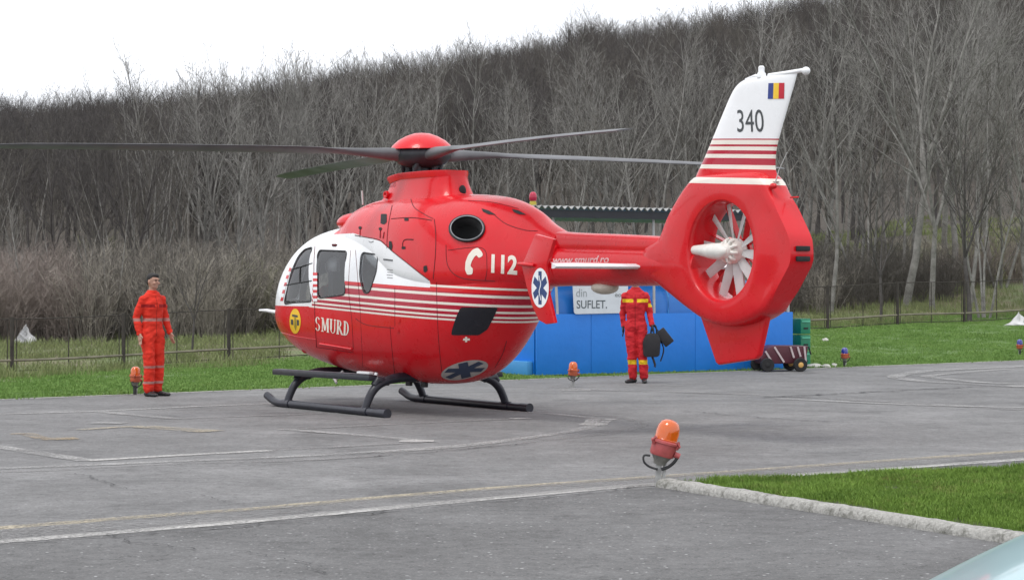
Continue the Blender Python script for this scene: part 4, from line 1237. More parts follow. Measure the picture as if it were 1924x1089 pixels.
# ================================================================== TREES AND SCRUB
def bark(name, c1, c2, sc=3):
    m = Mat(name, 0.85, spec=0.2); n = m.noise(sc, 5, 0.7)
    m.color(m.mix(n.ramp(0.35, 0.65), c1, c2)); return m.m
bk_pale = bark('pale_bark', (0.15, 0.145, 0.132), (0.31, 0.30, 0.28))
bk_mid = bark('grey_brown_bark', (0.085, 0.078, 0.069), (0.16, 0.148, 0.13))
bk_dark = bark('dark_bark', (0.062, 0.057, 0.055), (0.110, 0.101, 0.096))
bk_red = bark('red_brown_twigs', (0.19, 0.158, 0.14), (0.33, 0.282, 0.25))
bk_tan = bark('tan_twigs', (0.22, 0.20, 0.17), (0.38, 0.35, 0.30))
def limb(mb, pts, r0, r1, n):
    rs = [r0 + (r1 - r0) * i / (len(pts) - 1) for i in range(len(pts))]
    mb.tube(pts, rs, n, caps=False)
def perp(d, a):
    u = d.cross(Vector((0, 0, 1)))
    if u.length < 0.1: u = d.cross(Vector((1, 0, 0)))
    u.normalize(); v = u.cross(d); return u * math.cos(a) + v * math.sin(a)
def bend(p, d, L, k, rr, up=0.0, wig=0.12):
    out = [p.copy()]
    for i in range(k):
        d = (d + Vector((rr.gauss(0, wig), rr.gauss(0, wig), rr.gauss(0, wig) + up))).normalized()
        p = p + d * (L / k); out.append(p.copy())
    return out
def make_tree(seed, H, kind):
    rr = random.Random(seed); T_, C = MB(), MB()
    stems = []
    if kind == 'pole':
        stems.append((bend(Vector((0, 0, -0.2)), Vector((rr.gauss(0, 0.05), rr.gauss(0, 0.05), 1)), H, 9, rr, 0.1, 0.05), H * 0.006 + 0.02, 0.008))
    elif kind == 'fork':
        tr = bend(Vector((0, 0, -0.2)), Vector((rr.gauss(0, 0.08), rr.gauss(0, 0.08), 1)), H * 0.32, 4, rr, 0.1, 0.05)
        limb(T_, tr, H * 0.010 + 0.015, H * 0.007 + 0.012, 7)
        for i in range(rr.choice((3, 4, 5))):
            a = i * 2.2 + rr.random(); d = Vector((math.cos(a) * 0.42, math.sin(a) * 0.42, 1)).normalized()
            stems.append((bend(tr[-1], d, H * rr.uniform(0.55, 0.72), 7, rr, 0.04, 0.08), H * 0.0055 + 0.008, 0.007))
    else:  # clump of leaning stems
        for i in range(rr.choice((3, 4))):
            a = rr.uniform(0, 2 * PI); d = Vector((math.cos(a) * 0.25, math.sin(a) * 0.25, 1)).normalized()
            stems.append((bend(Vector((math.cos(a) * 0.15, math.sin(a) * 0.15, -0.2)), d, H * rr.uniform(0.7, 1.0), 8, rr, 0.02, 0.05), H * 0.004 + 0.018, 0.007))
    for path, r0, r1 in stems:
        limb(T_, path, r0, r1, 5)
        n1 = {'pole': 26, 'fork': 11, 'clump': 13}[kind]
        for i in range(n1):
            t = 0.22 + 0.76 * (i + rr.random()) / n1 if kind != 'fork' else 0.08 + 0.9 * (i + rr.random()) / n1
            f = t * (len(path) - 1); k = min(int(f), len(path) - 2); p = path[k].lerp(path[k + 1], f - k); d0 = (path[k + 1] - path[k]).normalized()
            spread = rr.uniform(0.55, 1.0)
            d = (d0 + perp(d0, rr.uniform(0, 2 * PI)) * spread).normalized()
            L1 = H * (0.10 + 0.20 * (1 - t) ** 0.7) * rr.uniform(0.7, 1.2) * (1.25 if kind == 'fork' else 1)
            b1 = bend(p, d, L1, 4, rr, 0.13, 0.09); rb = max(0.008, r0 * 0.38 * (1 - t) + 0.008)
            limb(C, b1, rb, 0.004, 3)
            for j in range(6):
                t2 = 0.2 + 0.78 * (j + rr.random()) / 6; f = t2 * 4; k = min(int(f), 3); p2 = b1[k].lerp(b1[k + 1], f - k); dd = (b1[k + 1] - b1[k]).normalized()
                d2 = (dd + perp(dd, rr.uniform(0, 2 * PI)) * rr.uniform(0.5, 0.9)).normalized()
                L2 = L1 * rr.uniform(0.28, 0.5) * (1.1 - t2 * 0.5); b2 = bend(p2, d2, L2, 2, rr, 0.12, 0.12)
                limb(C, b2, 0.007, 0.0035, 3)
                for m_ in range(4):
                    p3 = b2[rr.choice((0, 1, 1, 2))]; d3 = ((b2[2] - b2[0]).normalized() + perp((b2[2] - b2[0]).normalized(), rr.uniform(0, 2 * PI)) * rr.uniform(0.4, 0.9) + Vector((0, 0, 0.15))).normalized()
                    L3 = L2 * rr.uniform(0.4, 0.8); e = p3 + d3 * L3; w = perp(d3, rr.uniform(0, 6.28)) * 0.0055
                    C.add([p3 - w, p3 + w, e], [(0, 1, 2)])
    return T_, C
def tree_meshes(seed, H, kind, mt, mc):
    T_, C = make_tree(seed, H, kind); out = []
    for nm, mb_, m in (('trunk', T_, mt), ('crown', C, mc)):
        me = bpy.data.meshes.new(nm); me.from_pydata([tuple(v) for v in mb_.v], [], mb_.f); me.materials.append(m); smooth(me, 180); out.append(me)
    return out
KINDS = {}
spec = [('pale_pole', 'pole', bk_pale, bk_pale, 4), ('pale_fork', 'fork', bk_pale, bk_pale, 3), ('pale_clump', 'clump', bk_pale, bk_mid, 3), ('mid_pole', 'pole', bk_mid, bk_mid, 2), ('dark_fork', 'fork', bk_dark, bk_dark, 3)]
sd_ = 100
for nm, kd_, mt, mc, cnt in spec:
    KINDS[nm] = []
    for i in range(cnt): sd_ += 1; KINDS[nm].append(tree_meshes(sd_, 10.0, kd_, mt, mc))
def place_tree(kind, p, h, rz, label, group, i):
    tm, cm = KINDS[kind][i % len(KINDS[kind])]
    o = empty('bare_tree', p, rz, label=label, cat='tree', group=group); sc_ = h / 10.0; o.scale = (sc_, sc_, sc_)
    link('trunk', tm, o); link('crown', cm, o)
tr = random.Random(21)
# trees one can tell apart: the big pale ones, placed one by one
key = [  # px, distance, height, kind, rz, label
    (1700, 66, 12.2, 'pale_fork', 0.4, 'tall pale many-forked bare tree right of the tail fin'),
    (1790, 70, 10.8, 'pale_fork', 2.1, 'pale spreading bare tree near the right edge of the wood'),
    (1560, 64, 9.9, 'pale_pole', 1.0, 'pale slender bare tree just right of the tail fin, leaning left'),
    (1625, 68, 9.5, 'pale_clump', 3.0, 'clump of thin pale stems between the tail fin and the tall forked tree'),
    (1850, 60, 7.7, 'pale_clump', 0.2, 'pale clump of leaning stems in front of the right end of the wood'),
    (1655, 58, 4.6, 'dark_fork', 5.2, 'short dark bare tree beside the fence post at the right'),
    (1822, 59, 6.4, 'dark_fork', 1.2, 'dark bare tree rising behind the fence at the far right'),
    (1225, 72, 9.0, 'pale_pole', 0.7, 'tall pale bare tree behind the shelter roof, left of the tail fin'),
    (1165, 75, 7.4, 'pale_clump', 0.9, 'pale clump of stems behind the middle of the shelter roof'),
    (1100, 72, 6.7, 'pale_pole', 4.1, 'pale slender bare tree behind the left end of the shelter roof'),
    (1310, 74, 7.9, 'pale_pole', 2.4, 'pale bare tree directly behind the front edge of the tail fin'),
    (960, 76, 7.7, 'pale_pole', 1.9, 'pale slender bare tree above the helicopter engine cowling'),
    (905, 80, 7.2, 'pale_clump', 0.3, 'pale clump of stems right of the rotor hub'),
    (305, 70, 7.7, 'pale_clump', 1.3, 'pale leaning clump of stems above the man in orange'),
    (375, 72, 8.1, 'pale_fork', 4.4, 'pale forked bare tree right of the man in orange'),
    (430, 72, 8.3, 'pale_pole', 3.1, 'straight pale bare tree left of the cockpit, leftmost of three'),
    (490, 70, 8.6, 'pale_pole', 5.3, 'straight pale bare tree left of the cockpit, middle one of three'),
    (560, 73, 8.5, 'pale_pole', 0.6, 'straight pale bare tree above the cockpit, rightmost of three'),
    (625, 74, 8.3, 'pale_fork', 2.7, 'pale forked bare tree behind the left rotor blade'),
    (690, 76, 7.7, 'pale_pole', 1.1, 'pale slender bare tree left of the rotor hub'),
    (45, 60, 4.1, 'pale_pole', 2.2, 'small pale sapling at the left edge of the wood'),
    (120, 62, 4.5, 'pale_clump', 0.5, 'small pale clump of stems between the left edge and the man'),
    (205, 60, 4.9, 'pale_clump', 2.6, 'bushy pale clump of stems left of the man in orange'),
    (362, 50, 3.0, 'dark_fork', 3.9, 'small dark bare tree behind the fence right of the man in orange')]
for i, (px, d, h, kd_, rz, lb) in enumerate(key):
    p = atd(px, d); p.z = gz(p.x, p.y) - 0.1
    place_tree(kd_, p, h, rz, lb, None, i)
ZONES = [(200, 'left of the man in orange'), (400, 'above the man in orange'), (560, 'left of the cockpit'), (760, 'behind the left rotor blade'), (960, 'behind the rotor hub'), (1150, 'above the shelter roof'), (1330, 'left of the tail fin'), (1520, 'behind the tail fin'), (1720, 'right of the tail fin'), (9999, 'near the right edge')]
LOOK = {'pale_pole': 'slender pale', 'pale_clump': 'pale many-stemmed', 'pale_fork': 'pale forked', 'mid_pole': 'slender grey-brown', 'dark_fork': 'dark forked'}
def zone(px): return next(z for a, z in ZONES if px < a)
for i in range(62):
    px = -60 + 2060 * (i + tr.random()) / 62; d = tr.uniform(64, 84)
    h = (tr.uniform(5.0, 8.0) if px < 260 else tr.uniform(6.5, 9.3)) + (1.8 if px > 1380 else 0)
    p = atd(px, d); p.z = gz(p.x, p.y) - 0.1
    kd_ = tr.choice(['pale_pole', 'pale_pole', 'pale_clump', 'pale_fork'] if px > 240 else ['mid_pole', 'pale_clump', 'dark_fork'])
    place_tree(kd_, p, h, tr.uniform(0, 6.28), LOOK[kd_] + ' bare tree, front of the wood, ' + zone(px), 'bare trees at the front of the wood', tr.randrange(12))
for i in range(120):
    px = -60 + 2060 * (i + tr.random()) / 120; d = tr.uniform(84, 112)
    h = (tr.uniform(5.0, 7.5) if px < 240 else tr.uniform(6.5, 9.0)) + (1.5 if px > 1380 else 0)
    p = atd(px, d); p.z = gz(p.x, p.y) - 0.1
    kd_ = tr.choice(['pale_pole', 'mid_pole', 'dark_fork', 'dark_fork', 'dark_fork'] if px > 240 else ['dark_fork', 'mid_pole', 'dark_fork'])
    place_tree(kd_, p, h, tr.uniform(0, 6.28), LOOK[kd_] + ' bare tree, foot of the hill, ' + zone(px), 'bare trees at the foot of the hill', tr.randrange(12))
# the wood on the hillside reads as one mass
def joined(seed, H, kind, m):
    T_, C = make_tree(seed, H, kind); mb = MB(); mb.add(T_.v, T_.f); mb.add(C.v, C.f)
    me = bpy.data.meshes.new('tree'); me.from_pydata([tuple(v) for v in mb.v], [], mb.f); me.materials.append(m); smooth(me, 180)
    return bpy.data.objects.new('tree', me)
wood_c = hidden_col('wood_trees', [joined(300 + i, 10, k, m) for i, (k, m) in enumerate([('fork', bk_dark), ('fork', bk_mid), ('pole', bk_mid), ('fork', bk_dark), ('clump', bk_mid), ('pole', bk_pale), ('fork', bark('far_crown_bark', (0.095, 0.085, 0.076), (0.150, 0.136, 0.120)))])])
pts = []
while len(pts) < 3300:
    d = 108 + (295 - 108) * tr.random() ** 0.85; u = tr.uniform(-0.285, 0.285)
    x, y = u * d, d; s_ = 5.2 + 2.2 * tr.random() + (2.0 if tr.random() < 0.12 else 0) + 1.6 * max(0, noise.noise(Vector((x * 0.06, 5, 0))))
    w = noise.noise(Vector((x * 0.05, y * 0.05, 1)))
    vi = tr.choice([0, 3, 1, 6, 6, 0] if w > -0.12 else [2, 4, 1, 6, 0])
    if u < -0.18 and tr.random() < 0.7: vi = tr.choice([0, 3])
    pts.append((Vector((x, y, gz(x, y) - 0.2)), tr.uniform(0, 6.28), s_ / 10 * (1.15 if d > 230 else 1), vi))
scatter('hillside_wood', pts, wood_c, kind='stuff', label='dense leafless wood covering the hillside behind the helipad', cat='wood')
# scrub between the fence and the trees
def shrub(seed, H, m, n=46, lean=0.5):
    rr = random.Random(seed); mb = MB()
    for i in range(n):
        a = rr.uniform(0, 2 * PI); r_ = rr.random() * 0.5 * H * 0.5
        p = Vector((math.cos(a) * r_, math.sin(a) * r_, -0.1)); d = Vector((math.cos(a) * lean * rr.random(), math.sin(a) * lean * rr.random(), 1)).normalized()
        b = bend(p, d, H * rr.uniform(0.5, 1.05), 4, rr, 0.05, 0.12); limb(mb, b, 0.011, 0.004, 3)
        for j in range(9):
            f = rr.uniform(0.8, 3.9); k = int(f); q = b[k].lerp(b[min(k + 1, 4)], f - k); dd = (b[min(k + 1, 4)] - b[k]).normalized() if k < 4 else d
            d2 = (dd + perp(dd, rr.uniform(0, 6.28)) * rr.uniform(0.4, 1.0)).normalized(); L2 = H * rr.uniform(0.10, 0.25); e = q + d2 * L2; w = perp(d2, rr.random() * 6.28) * 0.006
            mb.add([q - w, q + w, e], [(0, 1, 2)])
            for z_ in range(2):
                q2 = q.lerp(e, rr.uniform(0.3, 0.8)); d3 = (d2 + perp(d2, rr.uniform(0, 6.28)) * 0.8).normalized(); e2 = q2 + d3 * L2 * 0.55; w = w * 0.8
                mb.add([q2 - w, q2 + w, e2], [(0, 1, 2)])
    me = bpy.data.meshes.new('shrub'); me.from_pydata([tuple(v) for v in mb.v], [], mb.f); me.materials.append(m); smooth(me, 180)
    return bpy.data.objects.new('shrub', me)
bk_olive = bark('budding_twigs', (0.18, 0.185, 0.11), (0.29, 0.29, 0.18))
scrub_c = hidden_col('scrub_shrubs', [shrub(500 + i, 2.4, m) for i, m in enumerate([bk_red, bk_tan, bk_tan, bk_mid, bk_olive, bk_red, bk_mid])])
pts = []
while len(pts) < 950:
    d = tr.uniform(49, 72); u = tr.uniform(-0.27, 0.27); x = u * d; s_, t_ = st(x, d)
    if s_ < 17 + 2 * noise.noise(Vector((x * 0.4, d * 0.4, 0))): continue
    if u < 0.0 and d < 59 + 3 * noise.noise(Vector((x * 0.5, 3, 0))): continue
    n_ = noise.noise(Vector((x * 0.22, d * 0.22, 7)))
    vi = (0 if tr.random() < 0.6 else 5) if (u < -0.205 or (0.17 < u and n_ > 0.0)) else tr.choice([1, 2, 3, 6] if n_ > -0.25 else [4, 3, 1])
    if u > 0.12 and n_ < 0.1: vi = tr.choice([3, 6, 3, 1])
    sc_ = tr.uniform(0.55, 1.05) * (1.15 if u < -0.12 else 0.85 if u > 0.1 else 1.0)
    pts.append((Vector((x, d, gz(x, d))), tr.uniform(0, 6.28), sc_, vi))
scatter('scrub', pts, scrub_c, kind='stuff', label='leafless brown scrub between the fence and the wood', cat='scrub')

# ================================================================== FENCE
fa, fb = Vector((-10.6, 44.0)), Vector((10.5, 57.0)); fdir = (fb - fa).normalized()
m_post = plain('rusty_dark_post', (0.040, 0.033, 0.028), 0.75, var=0.4, scale=6)
m_rail = plain('dull_pipe', (0.17, 0.155, 0.11), 0.6, var=0.3, scale=3)
m_wire = plain('rusty_wire', (0.09, 0.075, 0.065), 0.7)
fence = empty('wire_fence', (fa.x, fa.y, 0), label='low rusty wire fence with posts and a pipe rail behind the grass', cat='fence')
fence.rotation_euler = (0, 0, 0)
def fpt(k, h): p = fa + fdir * 2.49 * k; return Vector((p.x - fa.x, p.y - fa.y, gz(p.x, p.y) + h)), p
HF = 1.15
for k in range(-3, 18):
    a, _ = fpt(k, 0); 
    MB().tube([a + Vector((0, 0, -0.1)), a + Vector((0, 0, HF + 0.04))], 0.042, 6).build('post', m_post, fence)
    if k < 17:
        mid_, _ = fpt(k + 0.5, 0)
        MB().tube([mid_ + Vector((0, 0, 0.0)), mid_ + Vector((0, 0, HF))], 0.012, 5).build('stay', m_post, fence)
        b, _ = fpt(k + 1, 0); dirv = Vector((fdir.x, fdir.y, 0)) * 0.10
        seg = [fpt(k + j / 4, 0)[0] for j in range(5)]
        MB().tube([p + Vector((0, 0, 0.27)) for p in seg], 0.030, 6).build('pipe_rail', m_rail, fence)
        MB().tube([p + Vector((0, 0, HF)) for p in seg], 0.012, 5).build('top_rail', m_post, fence)
        MB().tube([p + Vector((0, 0, 0.05)) for p in seg], 0.010, 4).build('bottom_rail', m_post, fence)
        for q in (a + dirv, b - dirv): MB().tube([q + Vector((0, 0, 0.05)), q + Vector((0, 0, HF))], 0.010, 4).build('frame_bar', m_post, fence)
        mb = MB(); L_ = 2.49; nn = 26; w = 0.0022
        for sgn in (1, -1):
            for i in range(-12, nn + 1):
                x0 = i * L_ / nn; x1 = x0 + HF
                z0, z1 = 0.05, HF
                if sgn < 0: z0, z1 = z1, z0
                ta = max(0, -x0 / HF); tb = min(1, (L_ - x0) / HF)
                if tb <= ta: continue
                xa, xb = x0 + HF * ta, x0 + HF * tb; za, zb = z0 + (z1 - z0) * ta, z0 + (z1 - z0) * tb
                pa = a.lerp(b, xa / L_) + Vector((0, 0.002 * sgn, za)); pb = a.lerp(b, xb / L_) + Vector((0, 0.002 * sgn, zb))
                mb.add([pa + Vector((0, 0, -w)), pa + Vector((0, 0, w)), pb + Vector((0, 0, w)), pb + Vector((0, 0, -w))], [(0, 1, 2, 3)])
        mb.build('wire_mesh', m_wire, fence, kind='stuff')

# ================================================================== SHELTER
SO = g(1008, 706); SE = g(1490, 692.5); sdv = (SE - SO); SL = sdv.length; sang = math.atan2(sdv.y, sdv.x)
def blue(name, c, r=0.45):
    m = Mat(name, r); n = m.noise(1.7, 5, 0.7); m.color(m.mix(n.ramp(0.3, 0.7), [x * 0.88 for x in c], c)); m.bump(n, 0.2, 0.05); return m.m
m_blue = blue('blue_painted_sheet', (0.006, 0.19, 0.68)); m_tarp = blue('blue_tarpaulin', (0.015, 0.16, 0.52), 0.4); m_lblue = blue('light_blue_trim', (0.05, 0.28, 0.62))
m_zinc = plain('zinc_sheet', (0.34, 0.34, 0.33), 0.45, 0.3, var=0.15); m_fascia = plain('dark_fascia', (0.022, 0.024, 0.030), 0.6); m_postw = plain('pale_post', (0.42, 0.42, 0.41), 0.6)
sh = empty('equipment_shelter', (SO.x, SO.y, 0), sang, label='open shelter with blue walls, corrugated roof and blue tarpaulin behind the helicopter', cat='shelter')
# local: x along the front, y back
npan = 5
for i in range(npan):
    x0, x1 = SL * i / npan, SL * (i + 1) / npan
    MB().box(((x0 + x1) / 2, 0.02, 0.535), (x1 - x0 - 0.006, 0.04, 1.05)).build('wall_panel', m_blue, sh, bevel=0.006)
for x_ in (0.0, SL):
    MB().box((x_ + (0.02 if x_ == 0 else -0.02), 1.33, 0.535), (0.04, 2.5, 1.05)).build('wall_panel', m_blue, sh, bevel=0.006)
MB().box((-0.07, 1.3, 0.13), (0.12, 2.4, 0.24)).build('side_step', m_lblue, sh, bevel=0.02)
MB().box((SL / 2, 2.6, 0.535), (SL, 0.04, 1.05)).build('wall_panel', m_blue, sh, bevel=0.006)
mb = MB(); TX = SL * 0.87; prof = []
for a in np.linspace(0, PI, 22): prof.append((1.28 - math.cos(a) * 1.18, 1.05 + math.sin(a) ** 0.6 * 0.72))
vs = []; nxp = 40
for i in range(nxp + 1):
    x_ = 0.06 + (TX - 0.06) * i / nxp
    for (y_, z_) in prof:
        sag = 0.025 * math.sin(i * PI / 10) ** 2 + 0.012 * noise.noise(Vector((x_ * 2, y_ * 2, 0)))
        vs.append((x_, y_, z_ - sag))
mb.add(vs, [(i * 22 + k, i * 22 + k + 1, (i + 1) * 22 + k + 1, (i + 1) * 22 + k) for i in range(nxp) for k in range(21)] + [tuple(range(22)), tuple(nxp * 22 + k for k in range(22))])
tp = mb.build('tarpaulin', m_tarp, sh, sm=50)
for x_ in (SL * 0.505, SL * 0.25, SL * 0.75):
    MB().tube([(x_, 0.085, 1.06), (x_, 0.09, 1.35), (x_, 0.24, 1.62)], 0.012, 6).build('seam_strip', m_lblue, tp)
for x_, mt, r_, lean in ((0.42, m_postw, 0.025, 0.10), (2.52, m_postw, 0.025, 0.02), (SL - 0.08, m_postw, 0.03, 0.0), (1.13, m_fascia, 0.02, 0.0)):
    yb = 0.05 if mt is m_postw else 2.5
    MB().tube([(x_ + lean, yb, 0.02), (x_ - lean * 0.6, yb, 2.93)], r_, 8).build('roof_post', mt, sh)
for x_ in (0.02, SL - 0.1): MB().tube([(x_, 2.5, 0), (x_, 2.5, 2.86)], 0.03, 8).build('roof_post', m_postw, sh)
# corrugated roof
nx_ = 400; ny_ = 2; vs = []
for i in range(nx_ + 1):
    x_ = -0.15 + (SL + 0.2) * i / nx_; zz = 0.026 * math.sin(x_ * 2 * PI / 0.135)
    for (y_, z_) in ((-0.12, 2.915), (2.75, 2.80)): vs += [(x_, y_, z_ + zz), (x_, y_, z_ + zz - 0.012)]
mb = MB(); F_ = []
for i in range(nx_):
    a, b = i * 4, i * 4 + 4
    F_ += [(a, b, b + 2, a + 2), (a + 1, a + 3, b + 3, b + 1), (a, a + 1, b + 1, b)]
mb.add(vs, F_).build('roof', m_zinc, sh, sm=60)
MB().box((SL / 2 - 0.05, -0.05, 2.80), (SL + 0.1, 0.03, 0.13)).build('fascia', m_fascia, sh)
# banner hanging on the tarpaulin
m_ban = plain('banner_white', (0.62, 0.66, 0.69), 0.5, var=0.05)
def sx(px):   # position along the front for a picture column
    u = (px - 962) / FPX; d = Vector((math.cos(sang), math.sin(sang)))
    return (u * SO.y - SO.x) / (d.x - u * d.y)
bx0, bx1 = sx(1074), sx(1178)
ban = MB().prism(rounded([Vector(p) for p in [(bx0 + 0.04, 1.06), (bx1, 1.07), (bx1 + 0.01, 1.72), (bx0, 1.72)]], 0.05), 0.012, lambda u, w, t: (u, -0.012 - t, w)).build('banner', m_ban, label='white banner reading din SUFLET in grey letters, fixed to the blue shelter front', cat='banner')
ban.location = (SO.x, SO.y, 0); ban.rotation_euler = (0, 0, sang)
m_gtx = plain('grey_print', (0.09, 0.11, 0.12), 0.5)
def ban_text(body, px0, px1, z0, z1, mat, bold):
    uv, fs = text_mesh(body, bold); a, b = sx(px0), sx(px1)
    MB().add([(a + (b - a) * u, -0.0265, z0 + (z1 - z0) * w) for u, w in uv], fs).build('lettering', mat, ban)
ban_text('SUFLET.', 1082, 1139, 1.155, 1.30, m_gtx, 0.01)
ban_text('din', 1081, 1101, 1.36, 1.50, plain('pale_grey_print', (0.30, 0.33, 0.34), 0.5), 0.0)
ban_text('eo', 1154, 1166, 1.355, 1.41, plain('mid_grey_print', (0.25, 0.27, 0.28), 0.5), 0.02)
# red beacon on the roof corner
bc = empty('roof_beacon', (SO.x - 0.06, SO.y + 0.0, 2.93), label='small red warning beacon with yellow base on the shelter roof corner', cat='beacon')
MB().lathe([(0.0001, 0), (0.06, 0), (0.06, 0.05), (0.045, 0.09), (0.0001, 0.09)], 16).build('base', plain('beacon_yellow', (0.45, 0.36, 0.04), 0.5), bc, sm=40)
MB().lathe([(0.05, 0.08), (0.065, 0.10), (0.068, 0.16), (0.055, 0.21), (0.03, 0.235), (0.0001, 0.24)], 16).build('dome', plain('beacon_red', (0.45, 0.02, 0.06), 0.2), bc, sm=60)
# green crates right of the shelter
cr = empty('green_crate_stack', (0, 0, 0), sang)
p = atd(1503, 39.6); cr.location = (p.x, p.y, 0)
tag(cr, 'stack of green plastic crates beside the right end of the blue shelter', 'crate')
m_green = plain('green_plastic', (0.01, 0.20, 0.10), 0.4)
for i in range(3):
    o = MB().box((0, 0, 0.16 + i * 0.31), (0.24, 0.34, 0.29)).build('crate', m_green, cr, bevel=0.012)
    MB().box((0, -0.18, 0.25 + i * 0.31), (0.20, 0.02, 0.03)).build('rim', plain('green_edge', (0.10, 0.45, 0.28), 0.4), o, bevel=0.004)
    MB().box((0, -0.178, 0.12 + i * 0.31), (0.10, 0.012, 0.03)).build('handle_slot', m_dark, o)

# ---- trolley
tp_ = g(1470, 697.5); cart = empty('equipment_trolley', (tp_.x, tp_.y + 0.15, 0), R(10), label='low maroon trolley with white diagonal stripes and yellow wheel hubs', cat='trolley')
m_mar = plain('maroon_paint', (0.075, 0.012, 0.022), 0.5, var=0.2); m_tyre = plain('tyre_rubber', (0.015, 0.015, 0.016), 0.8); m_hubY = plain('yellow_wheel_hub', (0.62, 0.36, 0.10), 0.5); m_bar = plain('pale_slat', (0.50, 0.42, 0.42), 0.6)
mb = MB(); mb.prism([(-0.42, 0.14), (0.40, 0.15), (0.44, 0.46), (-0.18, 0.47), (-0.34, 0.42), (-0.46, 0.24)], 0.55, lambda u, w, t: (u, -0.22 + t, w)); mb.build('body', m_mar, cart, bevel=0.02)
for xa, xb, za, zb in ((-0.37, -0.24, 0.37, 0.17), (-0.20, -0.02, 0.445, 0.17), (0.10, 0.165, 0.45, 0.25), (0.235, 0.29, 0.445, 0.27), (0.36, 0.39, 0.45, 0.18)):
    d_ = Vector((xb - xa, 0, zb - za)).normalized(); w_ = Vector((-d_.z, 0, d_.x)) * 0.016; a, b = Vector((xa, -0.245, za)), Vector((xb, -0.245, zb))
    MB().add([a - w_, a + w_, b + w_, b - w_, a - w_ + Vector((0, 0.03, 0)), a + w_ + Vector((0, 0.03, 0)), b + w_ + Vector((0, 0.03, 0)), b - w_ + Vector((0, 0.03, 0))], [(0, 1, 2, 3), (4, 7, 6, 5), (0, 4, 5, 1), (1, 5, 6, 2), (2, 6, 7, 3), (3, 7, 4, 0)]).build('slat', m_bar, cart)
for x_ in (-0.36, 0.26):
    for y_ in (-0.31, 0.30):
        w = MB().lathe([(0.05, -0.045), (0.115, -0.045), (0.125, -0.03), (0.125, 0.03), (0.115, 0.045), (0.05, 0.045)], 20, (x_, y_, 0.125), Matrix.Rotation(R(90), 3, 'X')).build('wheel', m_tyre, cart, sm=40)
        MB().lathe([(0.0001, 0.05), (0.03, 0.052), (0.062, 0.035), (0.062, -0.035), (0.0001, -0.05)], 16, (x_, y_, 0.125), Matrix.Rotation(R(90), 3, 'X')).build('wheel_hub', m_hubY if x_ > 0 else m_tyre, w, sm=40)
MB().tube([(0.42, 0, 0.40), (0.52, 0, 0.44), (0.56, 0, 0.30)], 0.015, 6).build('handle', m_tyre, cart)

# ---- pale stones at the edge of the field, sacks
m_stone = plain('pale_stone', (0.48, 0.47, 0.43), 0.85, var=0.15, scale=12)
def rock(name, p, r, mat, seed, **k):
    mb = MB(); mb.ell((0, 0, 0), (1, 1, 1), 14, 9); vs = []
    for v in mb.v:
        v = Vector(v); d = 1 + 0.35 * noise.noise(v * 1.3 + Vector((seed, 0, 0))); vs.append((v.x * r[0] * d, v.y * r[1] * d, max(v.z, -0.5) * r[2] * d))
    mb.v = vs; o = mb.build(name, mat, sm=35, **k); o.location = (p.x, p.y, p.z + r[2] * 0.45); return o
for px, y_, w, lb in ((1529, 690, 0.30, 'long flat pale stone beside the trolley wheel'), (1553, 690.5, 0.13, 'small pale stone second from the trolley'), (1568, 689, 0.10, 'small pale stone third from the trolley, nearest the blue lamp')):
    rock('pale_stone', g(px, y_), (w / 1.6, 0.12, 0.05), m_stone, px, label=lb, cat='stone', group='pale stones at the tarmac edge')
p = atd(1551, 50.5); p.z = gz(p.x, p.y); rock('pale_stone', p, (0.08, 0.08, 0.06), m_stone, 3, label='small white stone in the grass near the right fence', cat='stone')
def wrap_pile(name, px, d, w, h, mat, seed, label, cat):
    p = atd(px, d); z0 = gz(p.x, p.y); mb = MB(); n, m_ = 22, 9; vs = []
    for j in range(m_ + 1):
        t = j / m_
        for k in range(n):
            q = 2 * PI * k / n; f = (1 - t ** 1.7) * (1 + 0.55 * noise.noise(Vector((math.cos(q) * 1.5, math.sin(q) * 1.5, t * 3 + seed))))
            vs.append((math.cos(q) * w / 2 * f + 0.1 * t, math.sin(q) * w / 2 * f, h * t * (1 + 0.22 * math.sin(3 * q + seed) + 0.2 * math.sin(2 * q)) - 0.03))
    mb.add(vs, [(j * n + k, j * n + (k + 1) % n, (j + 1) * n + (k + 1) % n, (j + 1) * n + k) for j in range(m_) for k in range(n)])
    o = mb.build(name, mat, sm=40, label=label, cat=cat); o.location = (p.x, p.y, z0)
m_sheet = plain('dirty_white_sheet', (0.52, 0.52, 0.52), 0.6, var=0.15, scale=3)
wrap_pile('covered_pile', 1908, 57, 0.55, 0.30, m_sheet, 2, 'white covered pile at the far right end of the grass', 'pile')
wrap_pile('plastic_sheet_heap', 43, 58.5, 0.60, 0.42, m_sheet, 8, 'heap of white plastic sheeting behind the fence at the far left', 'plastic sheet')

# ================================================================== FIELD LAMPS
m_orange = Mat('orange_lamp_glass', 0.12); m_orange.color((0.85, 0.16, 0.015)); m_orange.b.inputs['Transmission Weight'].default_value = 0.35; m_orange.b.inputs['Coat Weight'].default_value = 0.6; m_orange = m_orange.m
m_bluel = Mat('blue_lamp_glass', 0.12); m_bluel.color((0.02, 0.03, 0.35)); m_bluel.b.inputs['Transmission Weight'].default_value = 0.3; m_bluel.b.inputs['Coat Weight'].default_value = 0.8; m_bluel = m_bluel.m
m_lred = plain('faded_red_casting', (0.42, 0.085, 0.085), 0.5, var=0.2, scale=14); m_lor = plain('orange_red_casting', (0.45, 0.10, 0.045), 0.5, var=0.2, scale=14)
m_lgrey = plain('lamp_grey_metal', (0.16, 0.155, 0.14), 0.6, var=0.3, scale=20); m_lpost = plain('lamp_post_zinc', (0.36, 0.36, 0.35), 0.55, var=0.3, scale=12)
